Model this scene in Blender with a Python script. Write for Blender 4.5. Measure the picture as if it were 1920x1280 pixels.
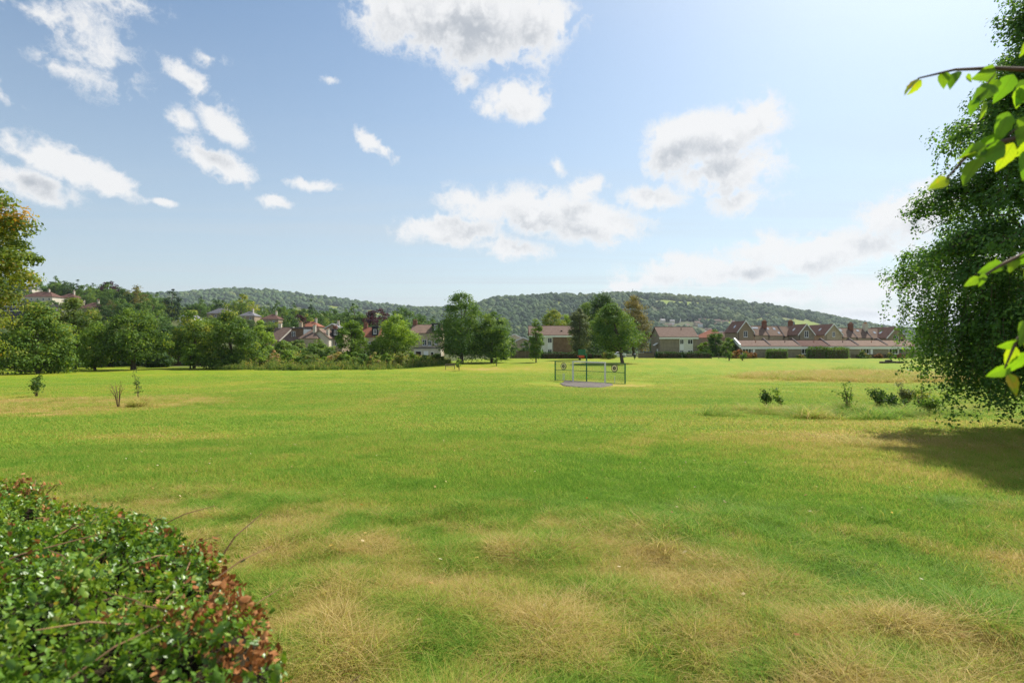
import bpy, math, random
import numpy as np
from mathutils import Vector, Matrix

for o in list(bpy.data.objects):
    bpy.data.objects.remove(o)
S = bpy.context.scene
COL = S.collection
R = math.radians

# ------------------------------------------------------------------ camera
EYE = 1.65
F = 1066.67            # focal length in photo pixels (1920 wide)
cam = bpy.data.cameras.new('camera')
cam.lens = 20; cam.sensor_width = 36
cam.clip_start = 0.05; cam.clip_end = 20000
cam.dof.use_dof = True; cam.dof.focus_distance = 14; cam.dof.aperture_fstop = 4.0
camo = bpy.data.objects.new('camera', cam)
camo.location = (0, 0, EYE); camo.rotation_euler = (R(90), 0, 0)
COL.objects.link(camo); S.camera = camo

# ------------------------------------------------------------------ light
SUN_EL = 49.0
SUN_AZ = 41.0          # degrees to the right of straight ahead
EXPOSURE = 0.60
HAZE = True
SKY = 0.095
CLOUD_LIT = 6.4
sun = bpy.data.lights.new('sun', 'SUN')
sun.energy = 5.0; sun.angle = R(0.53); sun.color = (1.0, 0.955, 0.88)
suno = bpy.data.objects.new('sun', sun); COL.objects.link(suno)
sd = Vector((math.sin(R(SUN_AZ)) * math.cos(R(SUN_EL)), math.cos(R(SUN_AZ)) * math.cos(R(SUN_EL)), math.sin(R(SUN_EL))))
suno.rotation_euler = sd.to_track_quat('Z', 'Y').to_euler()
S.view_settings.view_transform = 'Standard'; S.view_settings.look = 'None'
S.view_settings.gamma = 1; S.view_settings.exposure = EXPOSURE
S.view_settings.use_curve_mapping = False
S.cycles.use_denoising = True
try: S.cycles.denoiser = 'OPENIMAGEDENOISE'
except Exception: pass
S.cycles.denoising_input_passes = 'RGB_ALBEDO_NORMAL'; S.cycles.denoising_prefilter = 'NONE'   # keeps the blades of grass crisp
S.cycles.max_bounces = 6; S.cycles.diffuse_bounces = 3; S.cycles.transmission_bounces = 4
S.cycles.transparent_max_bounces = 6; S.cycles.glossy_bounces = 2; S.cycles.volume_bounces = 0
S.cycles.caustics_reflective = False; S.cycles.caustics_refractive = False
S.cycles.sample_clamp_indirect = 4

# ---- small node helpers
class NT:
    def __init__(s, tree): s.t = tree; s.n = tree.nodes; s.l = tree.links
    def new(s, typ, **kw):
        n = s.n.new(typ)
        for k, v in kw.items(): setattr(n, k, v)
        return n
    def put(s, sock, v):
        if v is None: return
        if isinstance(v, bpy.types.NodeSocket): s.l.new(v, sock)
        else: sock.default_value = v
    def math(s, op, a, b=None, c=None, clamp=False):
        n = s.new('ShaderNodeMath', operation=op, use_clamp=clamp)
        s.put(n.inputs[0], a); s.put(n.inputs[1], b); s.put(n.inputs[2], c)
        return n.outputs[0]
    def vmath(s, op, a, b=None, out=0):
        n = s.new('ShaderNodeVectorMath', operation=op)
        s.put(n.inputs[0], a); s.put(n.inputs[1], b)
        return n.outputs[out]
    def noise(s, vec, scale, detail=4, rough=0.55, dist=0.0):
        n = s.new('ShaderNodeTexNoise'); s.put(n.inputs['Vector'], vec)
        n.inputs['Scale'].default_value = scale; n.inputs['Detail'].default_value = detail
        n.inputs['Roughness'].default_value = rough; n.inputs['Distortion'].default_value = dist
        return n.outputs['Fac']
    def mix(s, fac, a, b):
        n = s.new('ShaderNodeMix', data_type='RGBA')
        s.put(n.inputs[0], fac); s.put(n.inputs[6], a); s.put(n.inputs[7], b)
        return n.outputs[2]
    def smooth(s, v, lo, hi, tlo=0.0, thi=1.0):
        n = s.new('ShaderNodeMapRange', interpolation_type='SMOOTHSTEP')
        s.put(n.inputs[0], v); n.inputs[1].default_value = lo; n.inputs[2].default_value = hi
        n.inputs[3].default_value = tlo; n.inputs[4].default_value = thi
        return n.outputs[0]
    def ramp(s, fac, stops):
        n = s.new('ShaderNodeValToRGB'); s.put(n.inputs[0], fac)
        e = n.color_ramp.elements
        e[0].position = stops[0][0]; e[0].color = (*stops[0][1], 1)
        e[1].position = stops[-1][0]; e[1].color = (*stops[-1][1], 1)
        for p, c in stops[1:-1]:
            k = e.new(p); k.color = (*c, 1)
        return n.outputs[0]

# ------------------------------------------------------------------ sky with drifting cumulus
def pix_dir(px, py):
    u = (px - 960) / F; v = (640 - py) / F
    return math.atan(u), math.atan(v / math.sqrt(1 + u * u))

def build_world():
    w = bpy.data.worlds.new('World'); S.world = w; w.use_nodes = True
    T = NT(w.node_tree); T.n.clear()
    out = T.new('ShaderNodeOutputWorld'); bg = T.new('ShaderNodeBackground')
    T.l.new(bg.outputs[0], out.inputs[0])
    bg.inputs[1].default_value = SKY
    sky = T.new('ShaderNodeTexSky', sky_type='NISHITA', sun_disc=False)
    sky.sun_elevation = R(SUN_EL); sky.sun_rotation = R(SUN_AZ)
    sky.altitude = 80; sky.air_density = 1.0; sky.dust_density = 1.2; sky.ozone_density = 1.1
    tc = T.new('ShaderNodeTexCoord')
    d = T.vmath('NORMALIZE', tc.outputs['Generated'])
    sp = T.new('ShaderNodeSeparateXYZ'); T.put(sp.inputs[0], d)
    az = T.math('ARCTAN2', sp.outputs[0], sp.outputs[1])
    el = T.math('ARCSINE', sp.outputs[2])
    # clouds: (centre in sky angles, half sizes, tilt, weight)
    blobs = [
        (870, 35, 170, 75, -3, 1.0), (735, 35, 75, 48, 10, .75), (1010, 50, 80, 62, -10, .85), (880, 85, 100, 42, 0, .7),
        (968, 188, 60, 40, -8, .95), (920, 205, 35, 18, 0, .5), (876, 150, 26, 20, -25, .45),
        (690, 262, 36, 20, -35, .75), (725, 287, 22, 14, -35, .55),
        (1330, 255, 130, 55, 8, 1.0), (1415, 235, 55, 40, 0, .8), (1260, 295, 75, 38, 0, .75), (1370, 320, 110, 48, -4, .85), (1390, 375, 75, 24, 0, .55),
        (1000, 395, 160, 45, -6, 1.0), (1110, 415, 110, 40, -8, .95), (845, 430, 105, 30, -2, .9), (1110, 350, 40, 22, 0, .6), (880, 372, 60, 22, 0, .55),
        (1215, 370, 75, 28, -6, .8), (960, 465, 80, 20, -6, .65),
        (115, 300, 115, 36, -14, .95), (60, 345, 100, 28, -8, .8), (205, 345, 65, 24, -16, .75), (300, 380, 36, 12, -8, .6),
        (410, 304, 80, 28, -16, .9), (425, 238, 52, 24, -30, .66), (342, 225, 26, 16, -30, .5), (358, 152, 75, 17, -26, .46), (395, 115, 36, 14, -12, .40),
        (205, 95, 100, 52, -38, .34), (70, 8, 130, 20, -8, .34), (205, 0, 100, 22, 0, .34), (110, 115, 70, 12, -12, .24), (12, 180, 46, 20, -38, .38),
        (515, 374, 38, 13, -6, .7), (585, 344, 46, 9, -6, .42),
        (1330, 510, 150, 34, -3, 1.0), (1230, 525, 70, 22, 0, .6), (1560, 470, 150, 42, 6, .95), (1430, 465, 100, 32, 0, .6), (1705, 400, 110, 50, 18, 1.0), (1640, 590, 120, 20, 0, .6), (1480, 555, 90, 16, 0, .5),
        (1640, 535, 130, 34, 0, .7), (1180, 538, 60, 13, 0, .6), (1040, 315, 26, 13, -20, .45), (622, 162, 20, 8, 0, .42), (1860, 520, 100, 60, 0, .7),
    ]
    g = bpy.data.node_groups.new('cloud_field', 'ShaderNodeTree')
    g.interface.new_socket('Angles', in_out='INPUT', socket_type='NodeSocketVector')
    g.interface.new_socket('Field', in_out='OUTPUT', socket_type='NodeSocketFloat')
    G = NT(g); gi = G.new('NodeGroupInput'); go = G.new('NodeGroupOutput')
    A = gi.outputs[0]
    # a slow warp so that outlines are ragged rather than elliptic
    wn = G.new('ShaderNodeTexNoise'); G.put(wn.inputs['Vector'], A); wn.inputs['Scale'].default_value = 12; wn.inputs['Detail'].default_value = 5; wn.inputs['Roughness'].default_value = .6
    wv = G.vmath('SUBTRACT', wn.outputs['Color'], (.5, .5, .5))
    ws = G.new('ShaderNodeVectorMath', operation='SCALE'); G.put(ws.inputs[0], wv); ws.inputs[3].default_value = .055
    Aw = G.vmath('ADD', A, ws.outputs[0])
    sw = G.new('ShaderNodeSeparateXYZ'); G.put(sw.inputs[0], Aw)
    acc = None
    for (px, py, rx, ry, rot, wt) in blobs:
        a, e = pix_dir(px, py)
        ca = math.cos(a)
        m = G.new('ShaderNodeMapping', vector_type='TEXTURE')
        if acc is None: G.put(m.inputs[0], Aw)
        else:                     # chained through a vanishing z so that the shader works through the clouds one by one
            cz = G.new('ShaderNodeCombineXYZ'); G.put(cz.inputs[0], sw.outputs[0]); G.put(cz.inputs[1], sw.outputs[1]); G.put(cz.inputs[2], G.math('MULTIPLY', acc, 1e-6))
            G.put(m.inputs[0], cz.outputs[0])
        m.inputs[1].default_value = (a, e, 0)
        m.inputs[2].default_value = (0, 0, R(rot))
        m.inputs[3].default_value = (rx / F * ca * ca * 1.10, ry / F * ca * 1.10, 1)
        ln = G.vmath('LENGTH', m.outputs[0], out=1)
        v = G.math('MULTIPLY_ADD', ln, -wt, wt)
        acc = v if acc is None else G.math('SMOOTH_MAX', acc, v, .10)
    # the same kind of sky carries on all round, outside the placed clouds
    sx = G.new('ShaderNodeSeparateXYZ'); G.put(sx.inputs[0], A)
    far = G.math('MAXIMUM', G.smooth(G.math('ABSOLUTE', sx.outputs[0]), .86, 1.05), G.smooth(sx.outputs[1], .60, .72))
    gen = G.math('MULTIPLY', G.math('SUBTRACT', G.noise(A, 3.2, 3), .52), 4.5)
    gen = G.math('MULTIPLY', gen, far)
    gen = G.math('ADD', gen, G.math('SUBTRACT', far, 1.0))
    acc = G.math('MAXIMUM', acc, gen)
    # billows (folded noise) give the cauliflower edge, fine noise the fraying
    n1 = G.noise(A, 26, 7, .62, .15)
    bil = G.math('SUBTRACT', .34, G.math('ABSOLUTE', G.math('MULTIPLY_ADD', n1, 2.0, -1.0)))
    n2 = G.noise(A, 13, 8, .60)
    f = G.math('MULTIPLY_ADD', bil, .75, acc)
    f = G.math('MULTIPLY_ADD', G.math('SUBTRACT', n2, .5), 1.25, f)
    G.put(go.inputs[0], f)
    def field(da, de, prev=None):
        c = T.new('ShaderNodeCombineXYZ'); T.put(c.inputs[0], T.math('ADD', az, da)); T.put(c.inputs[1], T.math('ADD', el, de))
        if prev is not None: T.put(c.inputs[2], T.math('MULTIPLY', prev, 1e-6))
        n = T.new('ShaderNodeGroup'); n.node_tree = g; T.put(n.inputs[0], c.outputs[0]); return n.outputs[0]
    f0 = field(0, 0)
    f1 = field(.016, .036, f0)          # what stands between here and the sun
    alpha = T.smooth(f0, .11, .60)
    thick = T.smooth(f0, .32, 1.05)
    shade = T.math('MULTIPLY', T.smooth(f1, .22, .95), thick)
    lit = (CLOUD_LIT, CLOUD_LIT, CLOUD_LIT, 1); dark = (CLOUD_LIT * .54, CLOUD_LIT * .575, CLOUD_LIT * .625, 1)
    ccol = T.mix(shade, lit, dark)
    # thin high streaks and the milky band towards the horizon
    inv = T.math('DIVIDE', 1.0, T.math('MAXIMUM', sp.outputs[2], .06))
    pl = T.new('ShaderNodeCombineXYZ')
    T.put(pl.inputs[0], T.math('MULTIPLY', sp.outputs[0], inv)); T.put(pl.inputs[1], T.math('MULTIPLY', sp.outputs[1], inv))
    mp = T.new('ShaderNodeMapping'); T.put(mp.inputs[0], pl.outputs[0]); mp.inputs[2].default_value = (0, 0, R(24)); mp.inputs[3].default_value = (.22, .8, 1)
    cir = T.smooth(T.noise(mp.outputs[0], .9, 5, .55, .5), .40, .75)
    low = T.smooth(el, .55, .02)
    milk = T.math('MAXIMUM', T.math('MULTIPLY', low, T.math('MULTIPLY_ADD', cir, .32, .50)), T.smooth(el, .20, .0, 0, .88))
    veil = T.math('MULTIPLY', T.smooth(T.noise(mp.outputs[0], .5, 6, .6, .8), .42, .78), .26)
    sk = T.vmath('MULTIPLY', sky.outputs[0], (.92, 1.0, .985))
    base = T.mix(T.math('MAXIMUM', milk, veil), sk, (CLOUD_LIT * .66, CLOUD_LIT * .73, CLOUD_LIT * .79, 1))
    col = T.mix(T.math('MULTIPLY', alpha, .95), base, ccol)
    T.put(bg.inputs[0], col)
    w.cycles.sampling_method = 'MANUAL'; w.cycles.sample_map_resolution = 512
build_world()

# ------------------------------------------------------------------ numpy helpers
def _hash(ix, iy, seed):
    n = (ix.astype(np.int64) * 374761393 + iy.astype(np.int64) * 668265263 + seed * 982451653) & 0xffffffff
    n = ((n ^ (n >> 13)) * 1274126177) & 0xffffffff
    return ((n ^ (n >> 16)) & 0xffff) / 65535.0
def vnoise(x, y, seed=0):
    x = np.asarray(x, float); y = np.asarray(y, float)
    ix = np.floor(x); iy = np.floor(y); fx = x - ix; fy = y - iy
    fx = fx * fx * (3 - 2 * fx); fy = fy * fy * (3 - 2 * fy)
    a = _hash(ix, iy, seed); b = _hash(ix + 1, iy, seed); c = _hash(ix, iy + 1, seed); d = _hash(ix + 1, iy + 1, seed)
    return (a * (1 - fx) + b * fx) * (1 - fy) + (c * (1 - fx) + d * fx) * fy
def fbm(x, y, seed=0, oct=4):
    s = 0; a = .5; t = 0
    for k in range(oct):
        s = s + a * vnoise(np.asarray(x) * 2 ** k, np.asarray(y) * 2 ** k, seed + k * 17); t += a; a *= .5
    return s / t
def sstep(v, a, b):
    t = np.clip((np.asarray(v, float) - a) / (b - a), 0, 1); return t * t * (3 - 2 * t)

# ------------------------------------------------------------------ the lie of the land
def H(x, y):
    x = np.asarray(x, float); y = np.asarray(y, float)
    h = np.interp(y, [-200, -50, 0, 10, 30, 56, 93, 105, 140, 200], [3, 1.2, 0, -.55, -1.7, -2.4, -3.0, -3.15, -3.15, -3.3])
    u = np.clip(x / np.maximum(y, 1.0), -3, 3)
    h = h + sstep(x, -22, -8) * sstep(y, 84, 108) * .75          # the right hand plateau
    front = sstep(y, 40, 120)
    Au = np.interp(u, [-3, -1.3, -.9, -.8, -.71, -.64, -.59, -.48, -.37, -.29, -.15, -.08], [38, 40, 38, 33, 31, 26, 20, 18, 16, 13, 4, 0])
    h = h + Au * sstep(y, 125, 420) * front
    h = h - 34 * sstep(u, -.22, -.05) * sstep(y, 175, 700)
    r1 = np.interp(u, [-.3, -.1, -.065, -.028, .037, .13, .2, .27, .37, .46, .534, .6, .65, .72, 1.2], [60, 120, 138, 165, 180, 186, 186, 181, 161, 136, 105, 74, 52, 34, 10])
    r1 = r1 + (fbm(u * 14, y * 0 + 3.3, 5) - .5) * 14
    h = h + np.maximum(r1 - h, 0) * sstep(y, 1150, 2400) * sstep(u, -.3, -.12)
    r2 = np.interp(u, [-3, -.75, -.59, -.5, -.43, -.34, -.24, -.15, -.07, .1], [240, 215, 236, 257, 250, 219, 180, 146, 120, 40])
    r2 = r2 + (fbm(u * 14, y * 0 + 1.3, 6) - .5) * 10
    h = h + np.maximum(r2 - h, 0) * sstep(y, 1700, 3000)
    # mounded rough grass on the right, and small unevenness
    md = ((x - 39) / 13.0) ** 2 + ((y - 64) / 9.0) ** 2
    h = h + .55 * np.exp(-md * 1.6)
    near = sstep(np.hypot(x, y), 160, 60)
    h = h + (fbm(x / 7, y / 7, 11) - .5) * .22 * near * sstep(np.hypot(x, y), 1, 12)
    h = h + (fbm(x / .9, y / .9, 12, 4) - .5) * (.10 * sstep(np.hypot(x, y), 26, 6) + .14 * sstep(np.hypot(x, y), 8.5, 5.5) * sstep(np.hypot(x, y), .6, 1.6))
    return h
def hz(x, y): return float(H(x, y))
def at(px, d):                       # a pixel column and a depth -> the ground point there
    x = (px - 960) / F * d
    return Vector((x, d, hz(x, d)))
def zpix(py, d): return EYE + (640 - py) / F * d

# how dry (0 lush .. 1 straw) the grass is
def dryness(x, y):
    x = np.asarray(x, float); y = np.asarray(y, float)
    y1 = np.maximum(y, .3); u = x / y1
    n = fbm(x / 1.5 + 7, y / 1.2, 21, 4); n2 = fbm(x / .45, y / .4, 22, 3); n3 = fbm(x / 9, y / 4, 23, 4)
    v = .30 + (n3 - .5) * .40 + (n - .5) * .34 + (n2 - .5) * .25
    def ell(cx, cy, rx, ry): return np.exp(-(((x - cx) / rx) ** 2 + ((y - cy) / ry) ** 2))
    long_ = sstep(y + (n - .5) * 3.0 - np.clip(-x, 0, 6) * .25, 7.6, 5.6)
    v = v + long_ * (.30 + (n - .5) * .75 + (n2 - .5) * 1.3)
    v = v + .14 * ell(-2.6, 6.9, 2.6, .9) + .16 * ell(.6, 4.6, 1.6, .7)
    v = v - .38 * ell(3.9, 5.6, 2.2, 1.3) - .28 * ell(2.2, 9.5, 3.0, 3.0) - .2 * ell(.2, 2.9, .6, .5)
    v = v + .20 * ell(2.3, 2.9, 1.3, .75) + .2 * ell(1.6, 3.7, .9, .35)
    v = v + .38 * ell(8.6, 12.2, 3.6, 2.6) + .28 * ell(6.4, 9.6, 1.8, 1.6) + .28 * ell(11, 15, 5, 3) + .22 * ell(6.5, 14.5, 3, 1.5)
    v = v + (.42 + (n - .5) * 1.2) * sstep(x, -15.5, -18.5) * sstep(y, 19.5, 22.5) * sstep(y, 38, 33)
    v = v + .25 * ell(-10, 14.6, 3.0, .55)
    md = ((x - 39) / 13.0) ** 2 + ((y - 64) / 9.0) ** 2
    v = v + .8 * np.exp(-(md ** 2) * .7)
    v = v + .30 * ell(12.5, 19, 7, 1.6) + .32 * ell(9, 50, 7, 4) + .3 * ell(-4, 92, 10, 6) + .22 * ell(14, 108, 14, 6) + .25 * ell(-7.5, 31, .8, 9)
    for ax, ay, bx, by, w, k in ((-21.6, 35, -17, 57, .35, .32), (-24, 33, -40, 30, .3, .25), (2.2, 11.0, 4.6, 17.5, .35, .22), (-6.2, 39, -5.4, 27, .4, .2)):
        dx, dy = bx - ax, by - ay; t = np.clip(((x - ax) * dx + (y - ay) * dy) / (dx * dx + dy * dy), 0, 1)
        v = v + k * np.exp(-((x - ax - t * dx) ** 2 + (y - ay - t * dy) ** 2) / w ** 2)
    return np.clip(v, 0, 1)

def longness(x, y):
    n = fbm(x / 1.5 + 7, y / 1.2, 21, 4)
    l = sstep(y + (n - .5) * 3.0 - np.clip(-x, 0, 6) * .25, 7.6, 5.6)
    return l * (1 - .75 * np.exp(-(((x - 3.9) / 2.2) ** 2 + ((y - 5.6) / 1.3) ** 2)))
# ------------------------------------------------------------------ mesh helpers
def link(o, parent=None):
    COL.objects.link(o)
    if parent is not None: o.parent = parent
    return o
def tag(o, label=None, cat=None, group=None, kind=None):
    if label: o['label'] = label
    if cat: o['category'] = cat
    if group: o['group'] = group
    if kind: o['kind'] = kind
    return o
def empty(name, loc, label, cat, group=None, rz=0):
    o = bpy.data.objects.new(name, None); COL.objects.link(o)
    o.location = loc; o.rotation_euler = (0, 0, rz); o.empty_display_size = .2
    return tag(o, label, cat, group)
def mesh_np(name, verts, quads, mats, tint=None, smooth=False, matidx=None):
    verts = np.asarray(verts, np.float32); quads = np.asarray(quads, np.int32)
    me = bpy.data.meshes.new(name)
    k = quads.shape[1]; n = len(quads)
    me.vertices.add(len(verts)); me.vertices.foreach_set('co', verts.ravel())
    me.loops.add(n * k); me.loops.foreach_set('vertex_index', quads.ravel())
    me.polygons.add(n); me.polygons.foreach_set('loop_start', np.arange(0, n * k, k, dtype=np.int32))
    me.polygons.foreach_set('loop_total', np.full(n, k, np.int32))
    if smooth: me.polygons.foreach_set('use_smooth', np.ones(n, bool))
    for m in (mats if isinstance(mats, (list, tuple)) else [mats]): me.materials.append(m)
    if matidx is not None: me.polygons.foreach_set('material_index', np.asarray(matidx, np.int32))
    me.update(calc_edges=True)
    if tint is not None:
        a = me.attributes.new('tint', 'FLOAT', 'POINT'); a.data.foreach_set('value', np.asarray(tint, np.float32))
    return me
class MB:
    """collects boxes, prisms and tubes into one mesh"""
    def __init__(s): s.v = []; s.f = []
    def add(s, vs, fs):
        b = len(s.v); s.v += [tuple(p) for p in vs]; s.f += [tuple(i + b for i in f) for f in fs]; return s
    def box(s, x0, x1, y0, y1, z0, z1):
        return s.add([(x0, y0, z0), (x1, y0, z0), (x1, y1, z0), (x0, y1, z0), (x0, y0, z1), (x1, y0, z1), (x1, y1, z1), (x0, y1, z1)],
                     [(0, 3, 2, 1), (4, 5, 6, 7), (0, 1, 5, 4), (1, 2, 6, 5), (2, 3, 7, 6), (3, 0, 4, 7)])
    def prism(s, poly, y0, y1):          # poly in (x, z), extruded along y
        n = len(poly); vs = [(x, y0, z) for x, z in poly] + [(x, y1, z) for x, z in poly]
        return s.add(vs, [tuple(range(n)), tuple(range(2 * n - 1, n - 1, -1))] + [(i, i + n, (i + 1) % n + n, (i + 1) % n) for i in range(n)])
    def prismx(s, poly, x0, x1):         # poly in (y, z), extruded along x
        n = len(poly); vs = [(x0, y, z) for y, z in poly] + [(x1, y, z) for y, z in poly]
        return s.add(vs, [tuple(range(n - 1, -1, -1)), tuple(range(n, 2 * n))] + [(i, (i + 1) % n, (i + 1) % n + n, i + n) for i in range(n)])
    def slab(s, a, b, c, d, t):          # a thick quad
        a, b, c, d = map(Vector, (a, b, c, d)); n = (b - a).cross(d - a).normalized() * t
        return s.add([a, b, c, d, a + n, b + n, c + n, d + n], [(0, 3, 2, 1), (4, 5, 6, 7), (0, 1, 5, 4), (1, 2, 6, 5), (2, 3, 7, 6), (3, 0, 4, 7)])
    def tube(s, pts, rad, sides=6, cap=True):
        pts = [Vector(p) for p in pts]; rings = []
        for i, p in enumerate(pts):
            t = (pts[min(i + 1, len(pts) - 1)] - pts[max(i - 1, 0)]).normalized()
            a = t.cross(Vector((.3, .9, .2)) if abs(t.z) > .9 else Vector((0, 0, 1))).normalized(); b = t.cross(a)
            r = rad[i] if isinstance(rad, (list, tuple)) else rad
            rings.append([p + (a * math.cos(q) + b * math.sin(q)) * r for q in (2 * math.pi * k / sides for k in range(sides))])
        vs = [v for rg in rings for v in rg]
        fs = [(i * sides + k, i * sides + (k + 1) % sides, (i + 1) * sides + (k + 1) % sides, (i + 1) * sides + k) for i in range(len(pts) - 1) for k in range(sides)]
        if cap: fs += [tuple(range(sides))[::-1], tuple((len(pts) - 1) * sides + k for k in range(sides))]
        return s.add(vs, fs)
    def disc(s, c, r, y0, y1, n=20):     # a round plate facing -y
        return s.prism([(c[0] + r * math.cos(2 * math.pi * k / n), c[1] + r * math.sin(2 * math.pi * k / n)) for k in range(n)], y0, y1)
    def mesh(s, name, mat, smooth=False):
        me = bpy.data.meshes.new(name); me.from_pydata(s.v, [], s.f)
        me.materials.append(mat)
        if smooth: me.polygons.foreach_set('use_smooth', np.ones(len(me.polygons), bool))
        me.update(); return me
    def build(s, name, mat, parent=None, loc=None, smooth=False):
        o = bpy.data.objects.new(name, s.mesh(name, mat, smooth))
        if loc is not None: o.location = loc
        return link(o, parent)
def bevel(o, w=.02, seg=2):
    m = o.modifiers.new('bevel', 'BEVEL'); m.width = w; m.segments = seg; m.limit_method = 'ANGLE'; return o

# ------------------------------------------------------------------ materials
def new_mat(name):
    m = bpy.data.materials.new(name); m.use_nodes = True
    T = NT(m.node_tree); T.n.clear()
    T.out = T.new('ShaderNodeOutputMaterial'); return m, T
def pbr(name, c1, c2=None, scale=3.0, rough=.8, spec=.3, bump=0.0, bscale=20.0, metallic=0.0, stripes=None):
    m, T = new_mat(name)
    b = T.new('ShaderNodeBsdfPrincipled'); T.l.new(b.outputs[0], T.out.inputs[0])
    b.inputs['Roughness'].default_value = rough; b.inputs['Specular IOR Level'].default_value = spec; b.inputs['Metallic'].default_value = metallic
    tc = T.new('ShaderNodeTexCoord'); P = tc.outputs['Object']
    col = (*c1, 1)
    if c2 is not None:
        n = T.smooth(T.noise(P, scale, 5, .62), .34, .68)
        col = T.mix(n, (*c1, 1), (*c2, 1))
    if stripes:
        ax, per, dk = stripes
        sx = T.new('ShaderNodeSeparateXYZ'); T.put(sx.inputs[0], P)
        fr = T.math('FRACT', T.math('DIVIDE', sx.outputs[ax], per))
        ln = T.smooth(fr, .0, .16)
        col = T.mix(ln, (c1[0] * dk, c1[1] * dk, c1[2] * dk, 1), col)
    T.put(b.inputs['Base Color'], col)
    if bump:
        bn = T.new('ShaderNodeBump'); T.put(bn.inputs['Height'], T.noise(P, bscale, 4, .6)); bn.inputs['Strength'].default_value = bump; bn.inputs['Distance'].default_value = .05
        T.put(b.inputs['Normal'], bn.outputs[0])
    return m
def foliage(name, stops, trans=.42, rough=.6, spec=.12, vary=.25, thue=(1.35, 1.2, .5), gain=2.0):
    """leaf cards: colour from the stored tint, slightly different tree by tree, light shining through"""
    m, T = new_mat(name)
    at_ = T.new('ShaderNodeAttribute', attribute_name='tint'); oi = T.new('ShaderNodeObjectInfo')
    f = T.math('ADD', at_.outputs['Fac'], T.math('MULTIPLY', T.math('SUBTRACT', oi.outputs['Random'], .5), vary))
    col = T.ramp(f, [(p_, tuple(min(1, q_ * gain) for q_ in c_)) for p_, c_ in stops])
    b = T.new('ShaderNodeBsdfPrincipled'); T.put(b.inputs['Base Color'], col)
    b.inputs['Roughness'].default_value = rough; b.inputs['Specular IOR Level'].default_value = spec
    tr = T.new('ShaderNodeBsdfTranslucent')
    tcol = T.new('ShaderNodeMix', data_type='RGBA', blend_type='MULTIPLY'); tcol.inputs[0].default_value = 1
    T.put(tcol.inputs[6], col); tcol.inputs[7].default_value = (*thue, 1)
    T.put(tr.inputs[0], tcol.outputs[2])
    mx = T.new('ShaderNodeMixShader'); mx.inputs[0].default_value = trans
    T.l.new(b.outputs[0], mx.inputs[1]); T.l.new(tr.outputs[0], mx.inputs[2]); T.l.new(mx.outputs[0], T.out.inputs[0])
    return m
M = {}
M['bark'] = pbr('bark', (.075, .058, .042), (.13, .105, .08), 6, .9, .2, .6, 14)
M['birch_bark'] = pbr('birch_bark', (.42, .40, .36), (.06, .05, .045), 5, .8, .25, .4, 10)
M['twig'] = pbr('twig', (.10, .065, .045), (.17, .11, .07), 12, .8, .25)
M['dry_twig'] = pbr('dry_twig', (.30, .17, .085), (.20, .12, .07), 12, .8, .2)
G_ = dict
M['chestnut'] = foliage('chestnut_leaf', [(0, (.018, .036, .008)), (.45, (.044, .082, .014)), (.75, (.090, .132, .021)), (1, (.16, .165, .030))], gain=2.3)
M['autumn'] = foliage('autumn_leaf', [(0, (.030, .055, .012)), (.4, (.070, .105, .018)), (.75, (.13, .14, .026)), (1, (.24, .14, .035))])
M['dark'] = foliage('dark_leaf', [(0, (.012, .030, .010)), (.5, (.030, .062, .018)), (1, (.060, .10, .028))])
M['mid'] = foliage('mid_leaf', [(0, (.020, .048, .012)), (.5, (.048, .092, .022)), (1, (.105, .150, .030))], gain=2.2)
M['lime'] = foliage('lime_leaf', [(0, (.045, .085, .012)), (.5, (.105, .17, .022)), (1, (.17, .23, .035))], trans=.42)
M['olive'] = foliage('olive_leaf', [(0, (.040, .045, .016)), (.5, (.085, .085, .028)), (1, (.15, .125, .045))])
M['silver'] = foliage('silver_leaf', [(0, (.040, .055, .030)), (.5, (.085, .105, .058)), (1, (.14, .165, .095))])
M['purple'] = foliage('purple_leaf', [(0, (.016, .008, .012)), (.5, (.034, .014, .020)), (1, (.058, .026, .030))], thue=(1.2, .7, .6))
M['conifer'] = foliage('conifer_leaf', [(0, (.008, .020, .009)), (.5, (.020, .042, .016)), (1, (.040, .068, .024))], trans=.15)
M['birch'] = foliage('birch_leaf', [(0, (.014, .036, .008)), (.5, (.032, .070, .014)), (.85, (.065, .115, .022)), (1, (.12, .15, .03))], trans=.48, spec=.25, rough=.5, gain=3.4)
M['weed'] = foliage('weed_leaf', [(0, (.035, .070, .016)), (.45, (.085, .13, .028)), (.75, (.16, .17, .05)), (1, (.26, .17, .085))], vary=.45)
M['hedge'] = foliage('hedge_leaf', [(0, (.022, .050, .008)), (.5, (.055, .105, .012)), (.85, (.11, .15, .02)), (1, (.17, .13, .03))], trans=.34, rough=.36, spec=.45, vary=0, gain=2.5)
M['dead_leaf'] = foliage('dead_leaf', [(0, (.19, .070, .025)), (.5, (.36, .15, .05)), (1, (.48, .27, .12))], trans=.2, vary=0, thue=(1, .9, .7), gain=1.0)
M['redshrub'] = foliage('red_shrub_leaf', [(0, (.05, .06, .015)), (.5, (.13, .075, .025)), (1, (.20, .085, .035))])

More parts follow.
